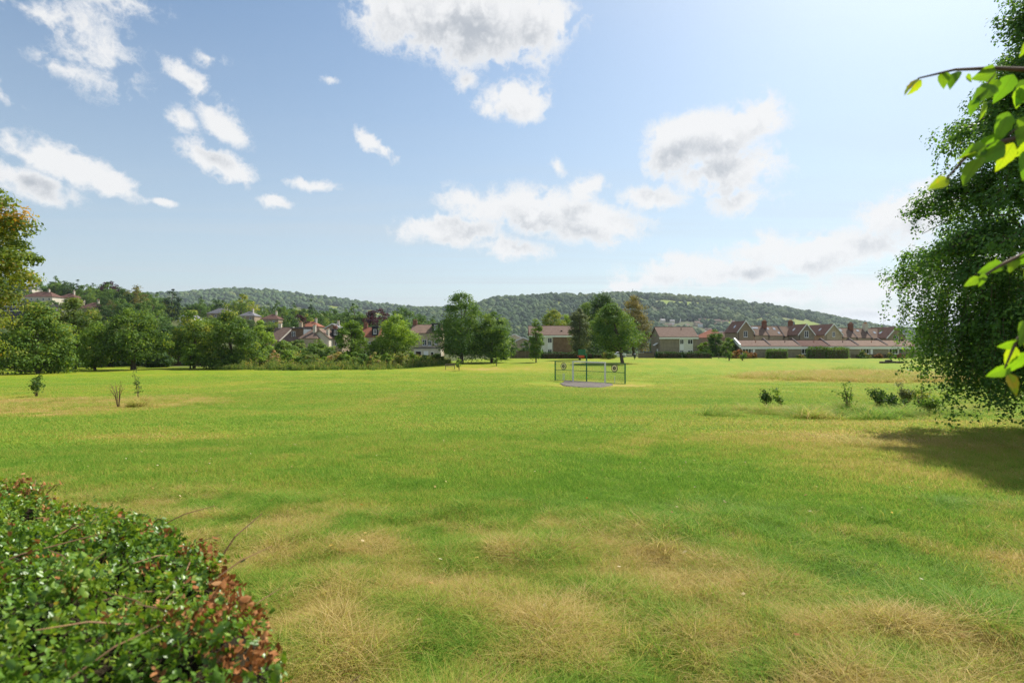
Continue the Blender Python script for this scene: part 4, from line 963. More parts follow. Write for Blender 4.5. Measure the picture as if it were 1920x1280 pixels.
# low rail by the conifer
p = at(1334, 133); B = empty('knee_rail', p, 'low wooden knee rail beside the small saplings at the field edge', 'rail')
for k in range(3): MB().box(k * 1.7 - .06, k * 1.7 + .06, -.06, .06, -.3, .55).build('post', M['old_wood'], B)
MB().box(-.1, 3.5, -.10, -.065, .38, .52).build('rail', M['old_wood'], B)
def car(px, d, rz, paint, label):
    p = at(px, d); B = empty('parked_car', p, label, 'car', None, rz)
    prof = [(-2.05, .35), (-2.1, .75), (-1.95, .92), (-1.0, 1.02), (-.45, 1.42), (.95, 1.45), (1.7, 1.02), (2.05, .95), (2.1, .5), (2.0, .3)]
    bevel(MB().prism(prof, -.85, .85).build('body', M[paint], B), .10, 3)
    for y0 in (-.866, .853): MB().prism([(-.82, 1.03), (-.40, 1.37), (.90, 1.39), (1.42, 1.03)], y0, y0 + .013).build('side_window', M['glass'], B)
    MB().slab((-1.02, -.7, 1.05), (-1.02, .7, 1.05), (-.5, .62, 1.42), (-.5, -.62, 1.42), .015).build('windscreen', M['glass'], B)
    for x in (-1.3, 1.3):
        for y in (-.80, .80):
            w = MB().disc((x, .32), .32, y - .10, y + .10, 16).build('wheel', M['rubber'], B); MB().disc((x, .32), .19, y - .115, y + .115, 12).build('rim', M['lamp'], w)
    for y in (-.6, .6): MB().box(-2.12, -2.05, y - .18, y + .18, .66, .80).build('headlight', M['lamp'], B)
    MB().box(1.98, 2.11, -.7, .7, .72, .84).build('tail_light', M['orange_steel'], B)
car(1158, 143, R(18), 'car_white', 'white and dark parked car under the leaning sycamore')
car(1214, 147, R(-8), 'car_dark', 'dark blue parked car at the left end of the right flats')
car(1118, 150, R(70), 'car_white', 'white parked car glimpsed behind the basketball hoop')
p = at(1190, 127); B = empty('litter_bin', p, 'dark post mounted litter bin beside the leaning sycamore trunk', 'bin')
MB().tube([(0, 0, -.2), (0, 0, .5)], .06, 8).build('post', M['black'], B); MB().tube([(0, 0, .35), (0, 0, 1.15)], [.24, .28], 12).build('drum', M['car_dark'], B); MB().tube([(0, 0, 1.15), (0, 0, 1.35)], [.30, .16], 12).build('lid', M['mast'], B)

# ------------------------------------------------------------------ goal frame with hoop
ga = at(1041, 60.0); gb = at(1172, 54.0); L = Vector((gb.x - ga.x, gb.y - ga.y)).length; grot = math.atan2(gb.y - ga.y, gb.x - ga.x)
gz = hz((ga.x + gb.x) / 2, 57)
GL = empty('goal_unit', (ga.x, ga.y, gz - .02), 'green steel goal wall with mesh panels and two round targets on the lawn', 'goal', None, grot)
dzr = (gb.z - ga.z)
X = [0, L * .275, L * .475, L * .735, L]
HT = 2.05
for k, x in enumerate(X):
    MB().box(x - .05, x + .05, -.05, .05, -.6, HT if k != 2 else 2.9).build('post', M['green_steel'], GL)
for k in range(4):
    a, b = X[k] + .05, X[k + 1] - .05
    for z, t in ((.06, .05), (1.12, .06), (1.97 if k in (0, 3) else 1.82, .05)):
        MB().box(a, b, -.03, .03, z, z + t).build('rail', M['green_steel'], GL)
    m = MB(); n = int((b - a) / .11)
    for j in range(1, n):
        xx = a + (b - a) * j / n; m.box(xx - .006, xx + .006, -.006, .006, .11, 1.97 if k in (0, 3) else 1.82)
    for j in range(1, 9): m.box(a, b, -.005, .005, .11 + .21 * j, .118 + .21 * j)
    m.build('mesh_panel', M['green_steel'], GL)
for x in (X[1] + .12, X[3] + .12): MB().box(x - .06, x + .06, -.22, -.10, -.3, 2.0).build('goal_post', M['white_steel'], GL)
MB().box(X[1] + .06, X[3] + .18, -.22, -.10, 2.002, 2.12).build('crossbar', M['white_steel'], GL)
for x in (X[0] + (X[1] - X[0]) * .50, X[3] + (X[4] - X[3]) * .50):
    t = MB().disc((x, 1.55), .36, -.09, -.05, 28).build('target', M['black'], GL)
    MB().disc((x, 1.55), .30, -.10, -.091, 28).build('target_ring', M['yellow'], t); MB().disc((x, 1.55), .17, -.11, -.101, 24).build('target_centre', M['black'], t); MB().disc((x, 1.55), .05, -.12, -.111, 12).build('bullseye', M['yellow'], t)
for j, x in enumerate((-.11, 0, .11)): MB().box(X[1] * .5 + x - .02, X[1] * .5 + x + .02, -.05, -.035, .12, .80).build('stump', M['white_steel'], GL)
xs = X[3] + (X[4] - X[3]) * .5
MB().box(xs - .03, xs + .03, -.05, -.035, .12, .78).build('stump', M['white_steel'], GL)
HP = X[2]
bb = MB().box(HP - .58, HP + .32, -.62, -.58, 2.72, 3.34).build('backboard', M['green_steel'], GL)
MB().box(HP - .04, HP + .04, -.58, .05, 2.84, 2.90).build('bracket', M['green_steel'], bb)
ring = MB()
pts = [(HP - .13 + .26 * math.cos(q), -.92 + .26 * math.sin(q), 2.66) for q in (2 * math.pi * j / 20 for j in range(21))]
ring.tube(pts, .025, 6); ring.box(HP - .45, HP + .19, -.66, -.62, 2.50, 2.74)
ring.build('hoop', M['orange_steel'], bb)
# worn tarmac pad in front
def pix_ground(px, py):
    d = 50.0
    for _ in range(40): d = .5 * d + .5 * (EYE - hz((px - 960) / F * d, d)) * F / (py - 640)
    return Vector(((px - 960) / F * d, d))
rgp = np.random.RandomState(3); padv = []; pc = [pix_ground(*q) for q in ((1060, 713.5), (1100, 716), (1146, 719.5), (1150, 722), (1132, 726.5), (1088, 727), (1056, 723.5), (1050, 719.5))]
for j in range(len(pc)):
    for f in range(5): padv.append(pc[j].lerp(pc[(j + 1) % len(pc)], f / 5) + Vector((rgp.randn() * .06, rgp.randn() * .12)))
padv = padv[::-1]; n = len(padv)
mid = sum(padv, Vector((0, 0))) / n
rings_ = [(1.0, .0), (.97, .07), (.5, .075)]
vs = [];
for f, dz in rings_:
    for pt in padv: q = mid + (pt - mid) * f; vs.append((q.x, q.y, hz(q.x, q.y) + dz))
vs.append((mid.x, mid.y, hz(mid.x, mid.y) + .075)); fs = [(r * n + j, r * n + (j + 1) % n, (r + 1) * n + (j + 1) % n, (r + 1) * n + j) for r in range(2) for j in range(n)] + [(2 * n + j, 2 * n + (j + 1) % n, 3 * n) for j in range(n)]
tag(MB().add(vs, fs).build('tarmac_pad', M['tarmac']), kind='structure')

# ---- bench
p = at(844, 91); B = empty('park_bench', p, 'small weathered wooden bench facing the lawn beside the tree shadow', 'bench', None, R(8))
for k in range(3): MB().box(-.8, .8, -.22 + k * .15, -.10 + k * .15, .42, .46).build('seat_slat', M['old_wood'], B)
for k in range(3): MB().box(-.8, .8, .25 + k * .03, .29 + k * .03, .55 + k * .14, .65 + k * .14).build('back_slat', M['old_wood'], B)
for x in (-.72, .72):
    MB().box(x - .04, x + .04, -.24, -.16, -.2, .62).box(x - .04, x + .04, .22, .30, -.2, .60).box(x - .04, x + .04, -.24, .30, .62, .68).build('leg', M['old_wood'], B)
# ---- log pile
p = at(1676, 106); B = empty('log_pile', p, 'long low pile of cut logs on the lawn before the bungalows', 'log pile')
rg = np.random.RandomState(4)
for k, (x, y, z, ln) in enumerate([(-1.5, 0, .18, 1.5), (-.3, .2, .2, 1.7), (1.0, 0, .2, 1.6), (1.6, .5, .17, 1.2), (-.9, .1, .46, 1.3), (-1.9, .35, .16, 1.0)]):
    a = (rg.rand() - .5) * .5
    MB().tube([(x - ln / 2 * math.cos(a), y - ln / 2 * math.sin(a), z), (x, y, z + .02), (x + ln / 2 * math.cos(a), y + ln / 2 * math.sin(a), z)], [.17, .19, .17], 9).build('log', M['bark'], B)

# ------------------------------------------------------------------ weedy strip in front of the gardens
def weed_proto(seed, kind):
    rg = np.random.RandomState(seed); V = []; Q = []; Tn = []; b = 0
    for k in range(9):
        x, y = rg.randn(2) * .22; h = (.7 + .6 * rg.rand()); lx, ly = rg.randn(2) * .12
        n = 16; t = (np.arange(n) + rg.rand(n)) / n
        c = np.stack([x + lx * t + rg.randn(n) * .05, y + ly * t + rg.randn(n) * .05, t * h], 1)
        nr = rg.randn(n, 3) * .7 + np.array([0, -.2, .5]); v, q = leaf_cards(c, nr, (.24 - .12 * t) * (.7 + .6 * rg.rand(n)), rg, .45)
        tn = .35 + rg.randn() * .12 + (t > .8) * (.35 if kind == 1 else .05) + rg.randn(n) * .08
        V.append(v); Q.append(q + b); Tn.append(np.repeat(np.clip(tn, .02, .98), 4)); b += len(v)
    return mesh_np('weed_clump', np.vstack(V), np.vstack(Q), M['weed'], np.concatenate(Tn))
rg = np.random.RandomState(31)
n = 1500; f = rg.rand(n); px = 405 + 440 * f
dn = np.interp(px, [405, 520, 700, 835, 845], [93, 90, 92, 103, 108]); dfar = np.interp(px, [405, 520, 700, 845], [97, 106, 112, 114])
d = dn + (dfar - dn) * rg.rand(n); x = (px - 960) / F * d
sc = (.75 + .75 * rg.rand(n)) * np.interp(d - dn, [0, 3, 8, 30], [.5, .85, 1.2, 1.35]) * np.interp(px, [405, 440, 780, 840], [.7, 1, 1, .55])
sc *= 1.2 * np.clip(.15 + 1.9 * (fbm(x / 3.0, d / 2.2, 5) - .18), .3, 1.5)
tag(scatter('weeds', np.stack([x, d, H(x, d) - .03], 1), sc, [weed_proto(1, 0), weed_proto(2, 1), weed_proto(3, 0), weed_proto(4, 1)], M['weed'], seed=8), 'tall green and rusty weeds along the garden edge of the lawn', 'weeds')

rgw = np.random.RandomState(12)
wl = ['bright green bramble bush', 'dull green thistle clump', 'yellow flowering ragwort bush', 'fresh green elder shoot', 'rusty dock clump']
wp = ['where the weeds begin', 'below the dormer house', 'before the cream gable', 'before the brown shed', 'below the lime green tree', 'at the fence by the white extension']
for k in range(18):
    px = 425 + 23 * k + rgw.randn() * 5; d = np.interp(px, [405, 520, 700, 835], [95, 96, 98, 107]) + 3 * rgw.rand()
    tree_at('weed_bush', px, 655 + 12 * rgw.rand() + (6 if px > 780 else 0), d, 26 + 16 * rgw.rand(), 'dome', ['lime', 'mid', 'weed', 'lime', 'weed'][k % 5], wl[k % 5] + ' ' + wp[min(5, k // 3)], cb=.02, seed=300 + k, dens=.42, leaf=.22, cat='bush', tone=[.35, .55, .45, .5, .75][k % 5], wild=.45)
# ------------------------------------------------------------------ saplings and small shrubs on the lawn
def shrub(name, px, d, ytop, wpx, leafmat, label, stems=6, leaves=240, leaf=.09, seed=1, tone=.45, lean=0.0, bare=0.25, cat='shrub', group=None, stemmat='twig', sr=.012):
    rg = np.random.RandomState(seed); p = at(px, d); h = zpix(ytop, d) - p.z; w = wpx / F * d
    root = empty(name, p, label, cat, group); m = MB(); C = []; 
    for k in range(stems):
        a = rg.rand() * 6.283; r = w * .5 * (.3 + .7 * rg.rand()) if stems > 1 else 0; hh = h * (.6 + .4 * rg.rand()) if k else h
        e = Vector((math.cos(a) * r + lean, math.sin(a) * r, hh)); md_ = Vector((e.x * .35, e.y * .35, hh * .55))
        m.tube([(math.cos(a) * .03, math.sin(a) * .03, -.1), md_, e], [sr * 1.4, sr, sr * .3], 5, cap=False)
        for j in range(3):
            t = .35 + .6 * rg.rand(); q = md_.lerp(e, max(0, (t - .5) * 2)) if t > .5 else Vector((0, 0, 0)).lerp(md_, t * 2)
            e2 = q + Vector((rg.randn() * w * .16, rg.randn() * w * .16, h * .12 * rg.rand())); m.tube([q, e2], [sr * .6, sr * .25], 4, cap=False); C.append((q, e2))
        C.append((md_, e)); C.append((md_, e))
    m.build('stem', M[stemmat], root)
    n = leaves; i = rg.randint(0, len(C), n); t = rg.rand(n)
    A_ = np.array([tuple(c[0]) for c in C]); B_ = np.array([tuple(c[1]) for c in C])
    c = A_[i] + (B_[i] - A_[i]) * t[:, None] + rg.randn(n, 3) * leaf * .7
    c[:, 2] = np.maximum(c[:, 2], bare * h * rg.rand(n) + .03)
    v, q = leaf_cards(c, rg.randn(n, 3) + np.array([0, 0, .4]), leaf * (.6 + .8 * rg.rand(n)), rg)
    link(bpy.data.objects.new('foliage', mesh_np('foliage', v, q, M[leafmat], np.repeat(np.clip(tone + rg.randn(n) * .18, .02, .98), 4))), root)
    return root
shrub('sapling', 68, 36, 704, 26, 'dark', 'small dark leafy vase shaped sapling in the dry patch', 7, 420, .13, 91, .6, bare=.3)
shrub('sapling', 222, 27.5, 712, 34, 'weed', 'spindly nearly bare sapling with thin twigs in the dry patch', 9, 90, .05, 92, .7, bare=.1)
shrub('sapling', 260, 31, 694, 22, 'dark', 'two stemmed thin sapling with straw at its foot', 3, 120, .10, 93, .5, bare=.5)
shrub('sapling', 861, 87, 672, 12, 'mid', 'slim young tree by the bench', 2, 260, .22, 94, .6, cat='tree', sr=.04)
shrub('sapling', 931, 98, 671, 11, 'mid', 'slim young tree below the broad yellow green tree', 2, 220, .22, 95, .6, cat='tree', sr=.04)
shrub('sapling', 1367, 120, 657, 13, 'mid', 'small leafy young tree by the knee rail', 3, 420, .24, 96, .45, cat='tree', sr=.06)
shrub('sapling', 1392, 121, 662, 13, 'mid', 'small leafy young tree before the first bungalow door', 3, 380, .24, 97, .5, cat='tree', sr=.06)
shrub('rough_shrub', 1437, 26, 731, 28, 'dark', 'small dark brown green shrub at the start of the rough strip', 7, 420, .10, 98, .5)
shrub('rough_shrub', 1468, 26.5, 729, 14, 'mid', 'small leaning leafy shoot in the rough strip', 3, 200, .11, 99, .6, lean=-.42)
shrub('sapling', 1590, 24.5, 716, 44, 'mid', 'thin sapling with sparse leaves in the rough strip', 5, 300, .09, 100, .6, bare=.35)
shrub('rough_shrub', 1648, 26, 729, 44, 'dark', 'dark bushy shrub in the rough strip', 9, 800, .10, 101, .55)
shrub('rough_shrub', 1676, 24.5, 736, 40, 'dark', 'low dark shrub in front of the bushy ones', 8, 600, .10, 102, .5)
shrub('rough_shrub', 1698, 27, 716, 46, 'silver', 'taller pale leaved shrub in the rough strip', 8, 900, .10, 103, .55)
shrub('rough_shrub', 1728, 26, 722, 34, 'weed', 'straw coloured shrub next to the birch curtain', 8, 420, .09, 104, .6)
shrub('rough_shrub', 1745, 23, 745, 40, 'mid', 'low green shrub at the foot of the birch curtain', 8, 500, .10, 105, .6)

# ------------------------------------------------------------------ weeping birch on the right
def birch():
    rg = np.random.RandomState(5); base = Vector((14.55, 14.3, 0)); base.z = hz(base.x, base.y)
    root = empty('weeping_birch', base, 'large weeping birch whose leafy curtains hang to the ground', 'tree')
    Ht = 13.5; zs = [0, 1.0, 2.0, 3.8, 5.0, 6.2, 7.4, 9.7, 11.5, 13.5]; rs = [2.9, 3.5, 4.1, 4.15, 3.75, 3.1, 2.5, 1.65, 1.0, .2]
    tr = MB(); tp = [(0, 0, -.4), (0, 0, .1), (.1, -.1, 3), (-.1, .1, 6), (.15, 0, 9), (0, .1, 12.6)]
    tr.tube(tp, [.34, .28, .23, .18, .11, .03], 10)
    tr.build('trunk', M['birch_bark'], root, smooth=True)
    br = MB(); C = []; NR = []; SZ = []; TN = []
    def strand(p0, L, out, rep_=3, wob=.07):
        n = max(4, int(L / .045)); t = np.arange(n) / max(n, 1)
        sway = rg.randn(2) * .12 * L
        pts = np.stack([p0[0] + out[0] * .25 * np.sqrt(t) * min(L, 1) + sway[0] * t * t, p0[1] + out[1] * .25 * np.sqrt(t) * min(L, 1) + sway[1] * t * t, p0[2] - L * t], 1)
        pts = pts[pts[:, 2] > .06 + .3 * rg.rand()]
        if len(pts) < 4: return
        br.tube([pts[0], pts[len(pts) // 2], pts[-1]], [.005, .004, .002], 3, cap=False)
        m = len(pts); tw = np.clip(.45 + rg.randn() * .18, 0, 1)
        for _ in range(rep_):
            c = pts + rg.randn(m, 3) * np.array([wob, wob, .05])
            C.append(c); NR.append(rg.randn(m, 3) * .8 + np.array([out[0] * .5, out[1] * .5, .55])); SZ.append(.080 * (.65 + .7 * rg.rand(m))); TN.append(tw + rg.randn(m) * .13)
    def clump(q, r, out, n):
        k = rg.randn(n, 3); k /= np.linalg.norm(k, axis=1, keepdims=True); k *= (rg.rand(n) ** .4)[:, None]
        c = np.array(q) + k * np.array([r, r, r * .72]) + np.stack([np.zeros(n), np.zeros(n), -.35 * r * rg.rand(n)], 1)
        c[:, 2] = np.maximum(c[:, 2], .1); tw = np.clip(.45 + rg.randn() * .17, 0, 1)
        C.append(c); NR.append(k * .9 + rg.randn(n, 3) * .4 + np.array([out[0] * .3, out[1] * .3, .5])); SZ.append(.080 * (.65 + .7 * rg.rand(n))); TN.append(tw + rg.randn(n) * .13)
    for i in range(165):
        z = 1.8 + 11.2 * rg.rand() ** 1.05; a = rg.rand() * 6.283
        if rg.rand() < .30: a = math.pi + rg.randn() * .8
        lob = .72 + .46 * float(vnoise(a * 1.6 + 5, z * .55, 3))
        Rr = float(np.interp(z, zs, rs)) * lob; o = (math.cos(a), math.sin(a))
        zt = min(z + Rr * .30, 13.2); z_s = max(1.4, z - Rr * .35)
        P = [Vector((0, 0, z_s)), Vector((o[0] * Rr * .45, o[1] * Rr * .45, zt - .1)), Vector((o[0] * Rr * .8, o[1] * Rr * .8, zt)), Vector((o[0] * Rr, o[1] * Rr, zt - .35))]
        br.tube(P, [.05, .03, .018, .006], 5, cap=False)
        for j in range(9):
            t = .28 + .72 * rg.rand() ** .8; seg = min(2, int(t * 3)); q = P[seg].lerp(P[seg + 1], t * 3 - seg)
            q = np.array(q) + rg.randn(3) * np.array([.30, .30, .16]) * (.5 + .12 * Rr)
            clump(q, .27 + .20 * rg.rand(), o, 100)
            if rg.rand() < .55: strand(q, min((.35 + .9 * rg.rand()) * (1.25 if z < 5 else 1.0), q[2] - .1), o, 2)
    # long curtains near the ground, in bunches with gaps between them
    for i in range(46):
        a0 = rg.rand() * 6.283
        if rg.rand() < .5: a0 = math.pi + rg.randn() * .75
        R0 = 2.1 + 1.5 * rg.rand(); z0 = 2.6 + 1.6 * rg.rand(); low_ = .25 + .75 * rg.rand()
        for k in range(10):
            a = a0 + rg.randn() * .10; Rr = R0 + rg.randn() * .22
            strand(np.array([math.cos(a) * Rr, math.sin(a) * Rr, z0 + rg.randn() * .3]), (z0 - .05) * low_ * (.75 + .3 * rg.rand()), (math.cos(a), math.sin(a)), 3, .09)
    br.build('branches', M['twig'], root)
    C = np.vstack(C); NR = np.vstack(NR); SZ = np.concatenate(SZ); TN = np.clip(np.concatenate(TN), .02, .98)
    v, q = leaf_cards(C, NR, SZ, rg, .75)
    link(bpy.data.objects.new('crown', mesh_np('crown', v, q, M['birch'], np.repeat(TN, 4))), root)
    return len(C)
NB = birch()

# ------------------------------------------------------------------ leafy tree at the left edge of the lawn
p = Vector((-27.4, 25.5, 0)); p.z = hz(p.x, p.y)
sp = make_tree(203, 12.6, 9.8, .08, 'column', 270, 270, .17, 1.0, wild=.30, tone=.44, tvar=.18, trunk_r=.22, limbs=30)
plant_tree('field_maple', p, sp, 'autumn', 'leafy tree with rusty leaf tips at the edge of the dry patch')

# ------------------------------------------------------------------ clipped shrub hedge in the near corner
def near_hedge():
    rg = np.random.RandomState(14)
    EX = np.array([-4.2, -2.55, -1.22, -.56, -.33, -.27, -.30, -.5]); EY = np.array([3.65, 3.08, 2.32, 1.70, 1.24, .7, 0, -1.2])
    def inside(x, y):      # distance in from the outer edge
        best = np.full(len(x), 9.0)
        for i in range(len(EX) - 1):
            ax, ay, bx, by = EX[i], EY[i], EX[i + 1], EY[i + 1]; dx, dy = bx - ax, by - ay; L2 = dx * dx + dy * dy
            t = np.clip(((x - ax) * dx + (y - ay) * dy) / L2, 0, 1); dd = np.hypot(x - ax - t * dx, y - ay - t * dy)
            best = np.where(dd < np.abs(best), dd * np.sign(dx * (y - ay) - dy * (x - ax)) * -1, best)
        return best
    def top(x, y, s):
        base = 1.02 - .04 * sstep(y, 1.2, 0)
        e = np.clip(s / .26, 0, 1); z = base * (1 - (1 - e) ** 2.4)
        return z + (fbm(x * 3.1, y * 3.1, 51, 3) - .5) * .20 * e + (fbm(x * 9, y * 9, 52, 2) - .5) * .10
    root = empty('clipped_shrub', (-1.6, 1.4, hz(-1.6, 1.4)), 'glossy small leaved clipped shrub with rusty dead sprays in the near corner', 'hedge')
    z0 = root.location.z
    # solid sheet for the inner twigs, coloured dark as their shaded interior, closes the view
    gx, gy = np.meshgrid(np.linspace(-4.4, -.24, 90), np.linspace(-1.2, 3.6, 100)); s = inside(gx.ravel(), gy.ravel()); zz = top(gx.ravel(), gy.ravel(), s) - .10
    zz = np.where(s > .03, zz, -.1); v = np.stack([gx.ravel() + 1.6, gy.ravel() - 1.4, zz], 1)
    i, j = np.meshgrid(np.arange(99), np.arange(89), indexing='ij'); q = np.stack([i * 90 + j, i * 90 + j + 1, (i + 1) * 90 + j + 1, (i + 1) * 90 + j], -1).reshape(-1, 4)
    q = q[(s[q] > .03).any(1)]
    link(bpy.data.objects.new('inner_shade_sheet', mesh_np('inner_shade_sheet', v, q, pbr('inner_twig_shade', (.022, .018, .010), (.045, .035, .018), 30, .95, .1, .8, 60), smooth=True)), root)
    def sample(n, ymin=-1.0):
        x = -4.0 + 3.75 * rg.rand(n * 3); y = ymin + (3.5 - ymin) * rg.rand(n * 3); s = inside(x, y); k = s > .0
        x, y, s = x[k][:n], y[k][:n], s[k][:n]; return x, y, s, top(x, y, s)
    def nrm(x, y, s):
        e = .02; zx = (top(x + e, y, inside(x + e, y)) - top(x - e, y, inside(x - e, y))) / (2 * e); zy = (top(x, y + e, inside(x, y + e)) - top(x, y - e, inside(x, y - e))) / (2 * e)
        n = np.stack([-np.clip(zx, -3, 3), -np.clip(zy, -3, 3), np.ones_like(zx)], 1); return n / np.linalg.norm(n, axis=1, keepdims=True)
    dead_c = np.array([[-.60, 1.56], [-.78, 1.74], [-.44, 1.26], [-2.5, 2.86], [-2.2, 2.65], [-1.05, 2.02], [-.9, 1.85], [-1.9, 2.5], [-.40, 1.15], [-1.5, 1.6], [-2.6, 2.4], [-1.4, 2.2], [-.7, 1.35]]); dead_r = np.array([.14, .12, .13, .13, .10, .10, .11, .07, .11, .07, .08, .07, .09])
    def deadness(x, y): return np.max(np.exp(-((x[:, None] - dead_c[:, 0]) ** 2 + (y[:, None] - dead_c[:, 1]) ** 2) / dead_r ** 2), axis=1)
    # sprigs: a short twig with paired leaves
    x, y, s, z = sample(17000, -.1); nn = nrm(x, y, s); L = .05 + .06 * rg.rand(len(x))
    dirv = nn * .75 + rg.randn(len(x), 3) * .55; dirv /= np.linalg.norm(dirv, axis=1, keepdims=True)
    st = np.stack([x + 1.6, y - 1.4, z], 1) - dirv * (L * .9)[:, None] + nn * .012 - nn * (.05 * rg.rand(len(x)) ** 2)[:, None]
    dd = deadness(x, y); isdead = rg.rand(len(x)) < dd * .95 + .035
    tone_ = .38 + (fbm(x * 2.2, y * 2.2, 55) - .5) * .7
    V = {0: [], 1: []}; TI = {0: [], 1: []}
    per = 9
    for j in range(per):
        t = (j + .6) / per; c = st + dirv * (L * t)[:, None]
        side = rg.randn(len(x), 3); side -= dirv * (side * dirv).sum(1, keepdims=True); side /= np.linalg.norm(side, axis=1, keepdims=True)
        ax = side * .85 + dirv * .5; ax /= np.linalg.norm(ax, axis=1, keepdims=True)
        ln = .0198 * (.65 + .6 * rg.rand(len(x))) * (1.15 - .4 * t); bn = np.cross(ax, dirv); bn /= np.maximum(np.linalg.norm(bn, axis=1, keepdims=True), 1e-5); up_ = np.cross(bn, ax)
        w = ln * .30; l_ = ln[:, None]; w_ = w[:, None]
        # six-point leaf folded along its midrib
        P = [c, c + ax * l_ * .3 + bn * w_ + up_ * w_ * .3, c + ax * l_ * .7 + bn * w_ * .9 + up_ * w_ * .3, c + ax * l_, c + ax * l_ * .7 - bn * w_ * .9 + up_ * w_ * .3, c + ax * l_ * .3 - bn * w_ + up_ * w_ * .3]
        A_ = np.stack(P, 1); tn = np.clip(tone_ + rg.randn(len(x)) * .17 + .12 * t, .02, .98)
        for dflag in (0, 1):
            k = isdead == bool(dflag); V[dflag].append(A_[k].reshape(-1, 3)); TI[dflag].append(np.repeat(tn[k], 6))
    for dflag, nm, mt in ((0, 'foliage', 'hedge'), (1, 'dead_foliage', 'dead_leaf')):
        vv = np.vstack(V[dflag]); n6 = len(vv) // 6; b = np.arange(n6)[:, None] * 6
        q = np.vstack([b + np.array([[0, 1, 2, 3]]), b + np.array([[0, 3, 4, 5]])])
        o = link(bpy.data.objects.new(nm, mesh_np(nm, vv, q, M[mt], np.concatenate(TI[dflag]))), root)
        if dflag: o['label'] = 'rusty brown dead sprays in the shrub'
    # bare twigs poking through and longer cut stems
    tw = MB(); x, y, s, z = sample(420, 0.6); nn = nrm(x, y, s)
    for i in range(len(x)):
        a = rg.rand() * 6.283; l = .06 + .16 * rg.rand() ** 2; p0 = Vector((x[i] + 1.6, y[i] - 1.4, z[i] - .03)); e = p0 + Vector((math.cos(a) * l, math.sin(a) * l, .02 + .05 * rg.rand()))
        tw.tube([p0, (p0 + e) / 2 + Vector((0, 0, .012)), e], [.0024, .002, .001], 4, cap=False)
    tag(tw.build('twigs', M['dry_twig'], root), kind='stuff')
    for (x0, y0, x1, y1, h) in ((-1.62, 1.55, -1.30, 1.83, .05), (-1.05, 1.95, -.93, 2.12, .14), (-.46, 1.15, -.33, 1.24, .10), (-.80, 1.5, -.72, 1.42, .10), (-1.75, 1.42, -1.5, 1.38, .03)):
        zA = float(top(np.array([x0]), np.array([y0]), inside(np.array([x0]), np.array([y0])))[0])
        MB().tube([(x0 + 1.6, y0 - 1.4, zA - .04), ((x0 + x1) / 2 + 1.6, (y0 + y1) / 2 - 1.4, zA + h * .6), (x1 + 1.6, y1 - 1.4, zA + h)], [.0035, .0028, .0012], 5).build('stem', M['dry_twig'], root)
near_hedge()

# ------------------------------------------------------------------ overhanging branches with big leaves
def leaf_material():
    m, T = new_mat('hazel_leaf')
    tc = T.new('ShaderNodeTexCoord'); sx = T.new('ShaderNodeSeparateXYZ'); T.put(sx.inputs[0], tc.outputs['Object'])
    x, y = sx.outputs[0], sx.outputs[1]; ay = T.math('ABSOLUTE', y)
    v = T.math('FRACT', T.math('MULTIPLY', T.math('SUBTRACT', x, T.math('MULTIPLY', ay, .9)), 9.0))
    vein = T.math('MAXIMUM', T.smooth(T.math('ABSOLUTE', T.math('SUBTRACT', v, .5)), .07, .0), T.smooth(ay, .022, .0))
    oi = T.new('ShaderNodeObjectInfo').outputs['Random']
    f = T.math('ADD', oi, T.math('MULTIPLY', T.math('SUBTRACT', T.noise(tc.outputs['Object'], 3, 4), .5), .5))
    c = T.ramp(f, [(0, (.06, .14, .018)), (.6, (.11, .20, .020)), (.95, (.17, .22, .022)), (1, (.26, .20, .030))])
    c2 = T.mix(T.math('MULTIPLY', vein, .55), c, (.05, .08, .012, 1))
    b = T.new('ShaderNodeBsdfPrincipled'); T.put(b.inputs['Base Color'], c2); b.inputs['Roughness'].default_value = .42; b.inputs['Specular IOR Level'].default_value = .35
    tr = T.new('ShaderNodeBsdfTranslucent'); mu = T.new('ShaderNodeMix', data_type='RGBA', blend_type='MULTIPLY'); mu.inputs[0].default_value = 1; T.put(mu.inputs[6], c2); mu.inputs[7].default_value = (3.2, 3.0, .6, 1); T.put(tr.inputs[0], mu.outputs[2])
    mx = T.new('ShaderNodeMixShader'); mx.inputs[0].default_value = .55; T.l.new(b.outputs[0], mx.inputs[1]); T.l.new(tr.outputs[0], mx.inputs[2]); T.l.new(mx.outputs[0], T.out.inputs[0])
    return m
def big_leaf(seed, mat):
    rg = np.random.RandomState(seed); n = 9; vs = []; fs = []
    ts = np.linspace(0, 1, n); wd = .29 * np.sin(np.pi * np.clip(ts, 0, 1) ** .72) ** .85 * (1 - .25 * ts); wd[0] = .02; wd[-1] = 0
    curl = .10 + .12 * rg.rand(); fold = .10 + .2 * rg.rand(); tw = (rg.rand() - .5) * .3
    for k, t in enumerate(ts):
        zc = -curl * t * t; se = 1 + .05 * (-1) ** k
        for sgn in (-1, -.5, 0, .5, 1):
            yy = sgn * wd[k] * se; vs.append((t, yy, zc + abs(yy) * fold + yy * tw * t + .012 * math.sin(t * 28) * abs(sgn)))
    for k in range(n - 1):
        for j in range(4): fs.append((k * 5 + j, (k + 1) * 5 + j, (k + 1) * 5 + j + 1, k * 5 + j + 1))
    me = bpy.data.meshes.new('leaf'); me.from_pydata(vs, [], fs); me.materials.append(mat); me.polygons.foreach_set('use_smooth', np.ones(len(fs), bool)); me.update(); return me
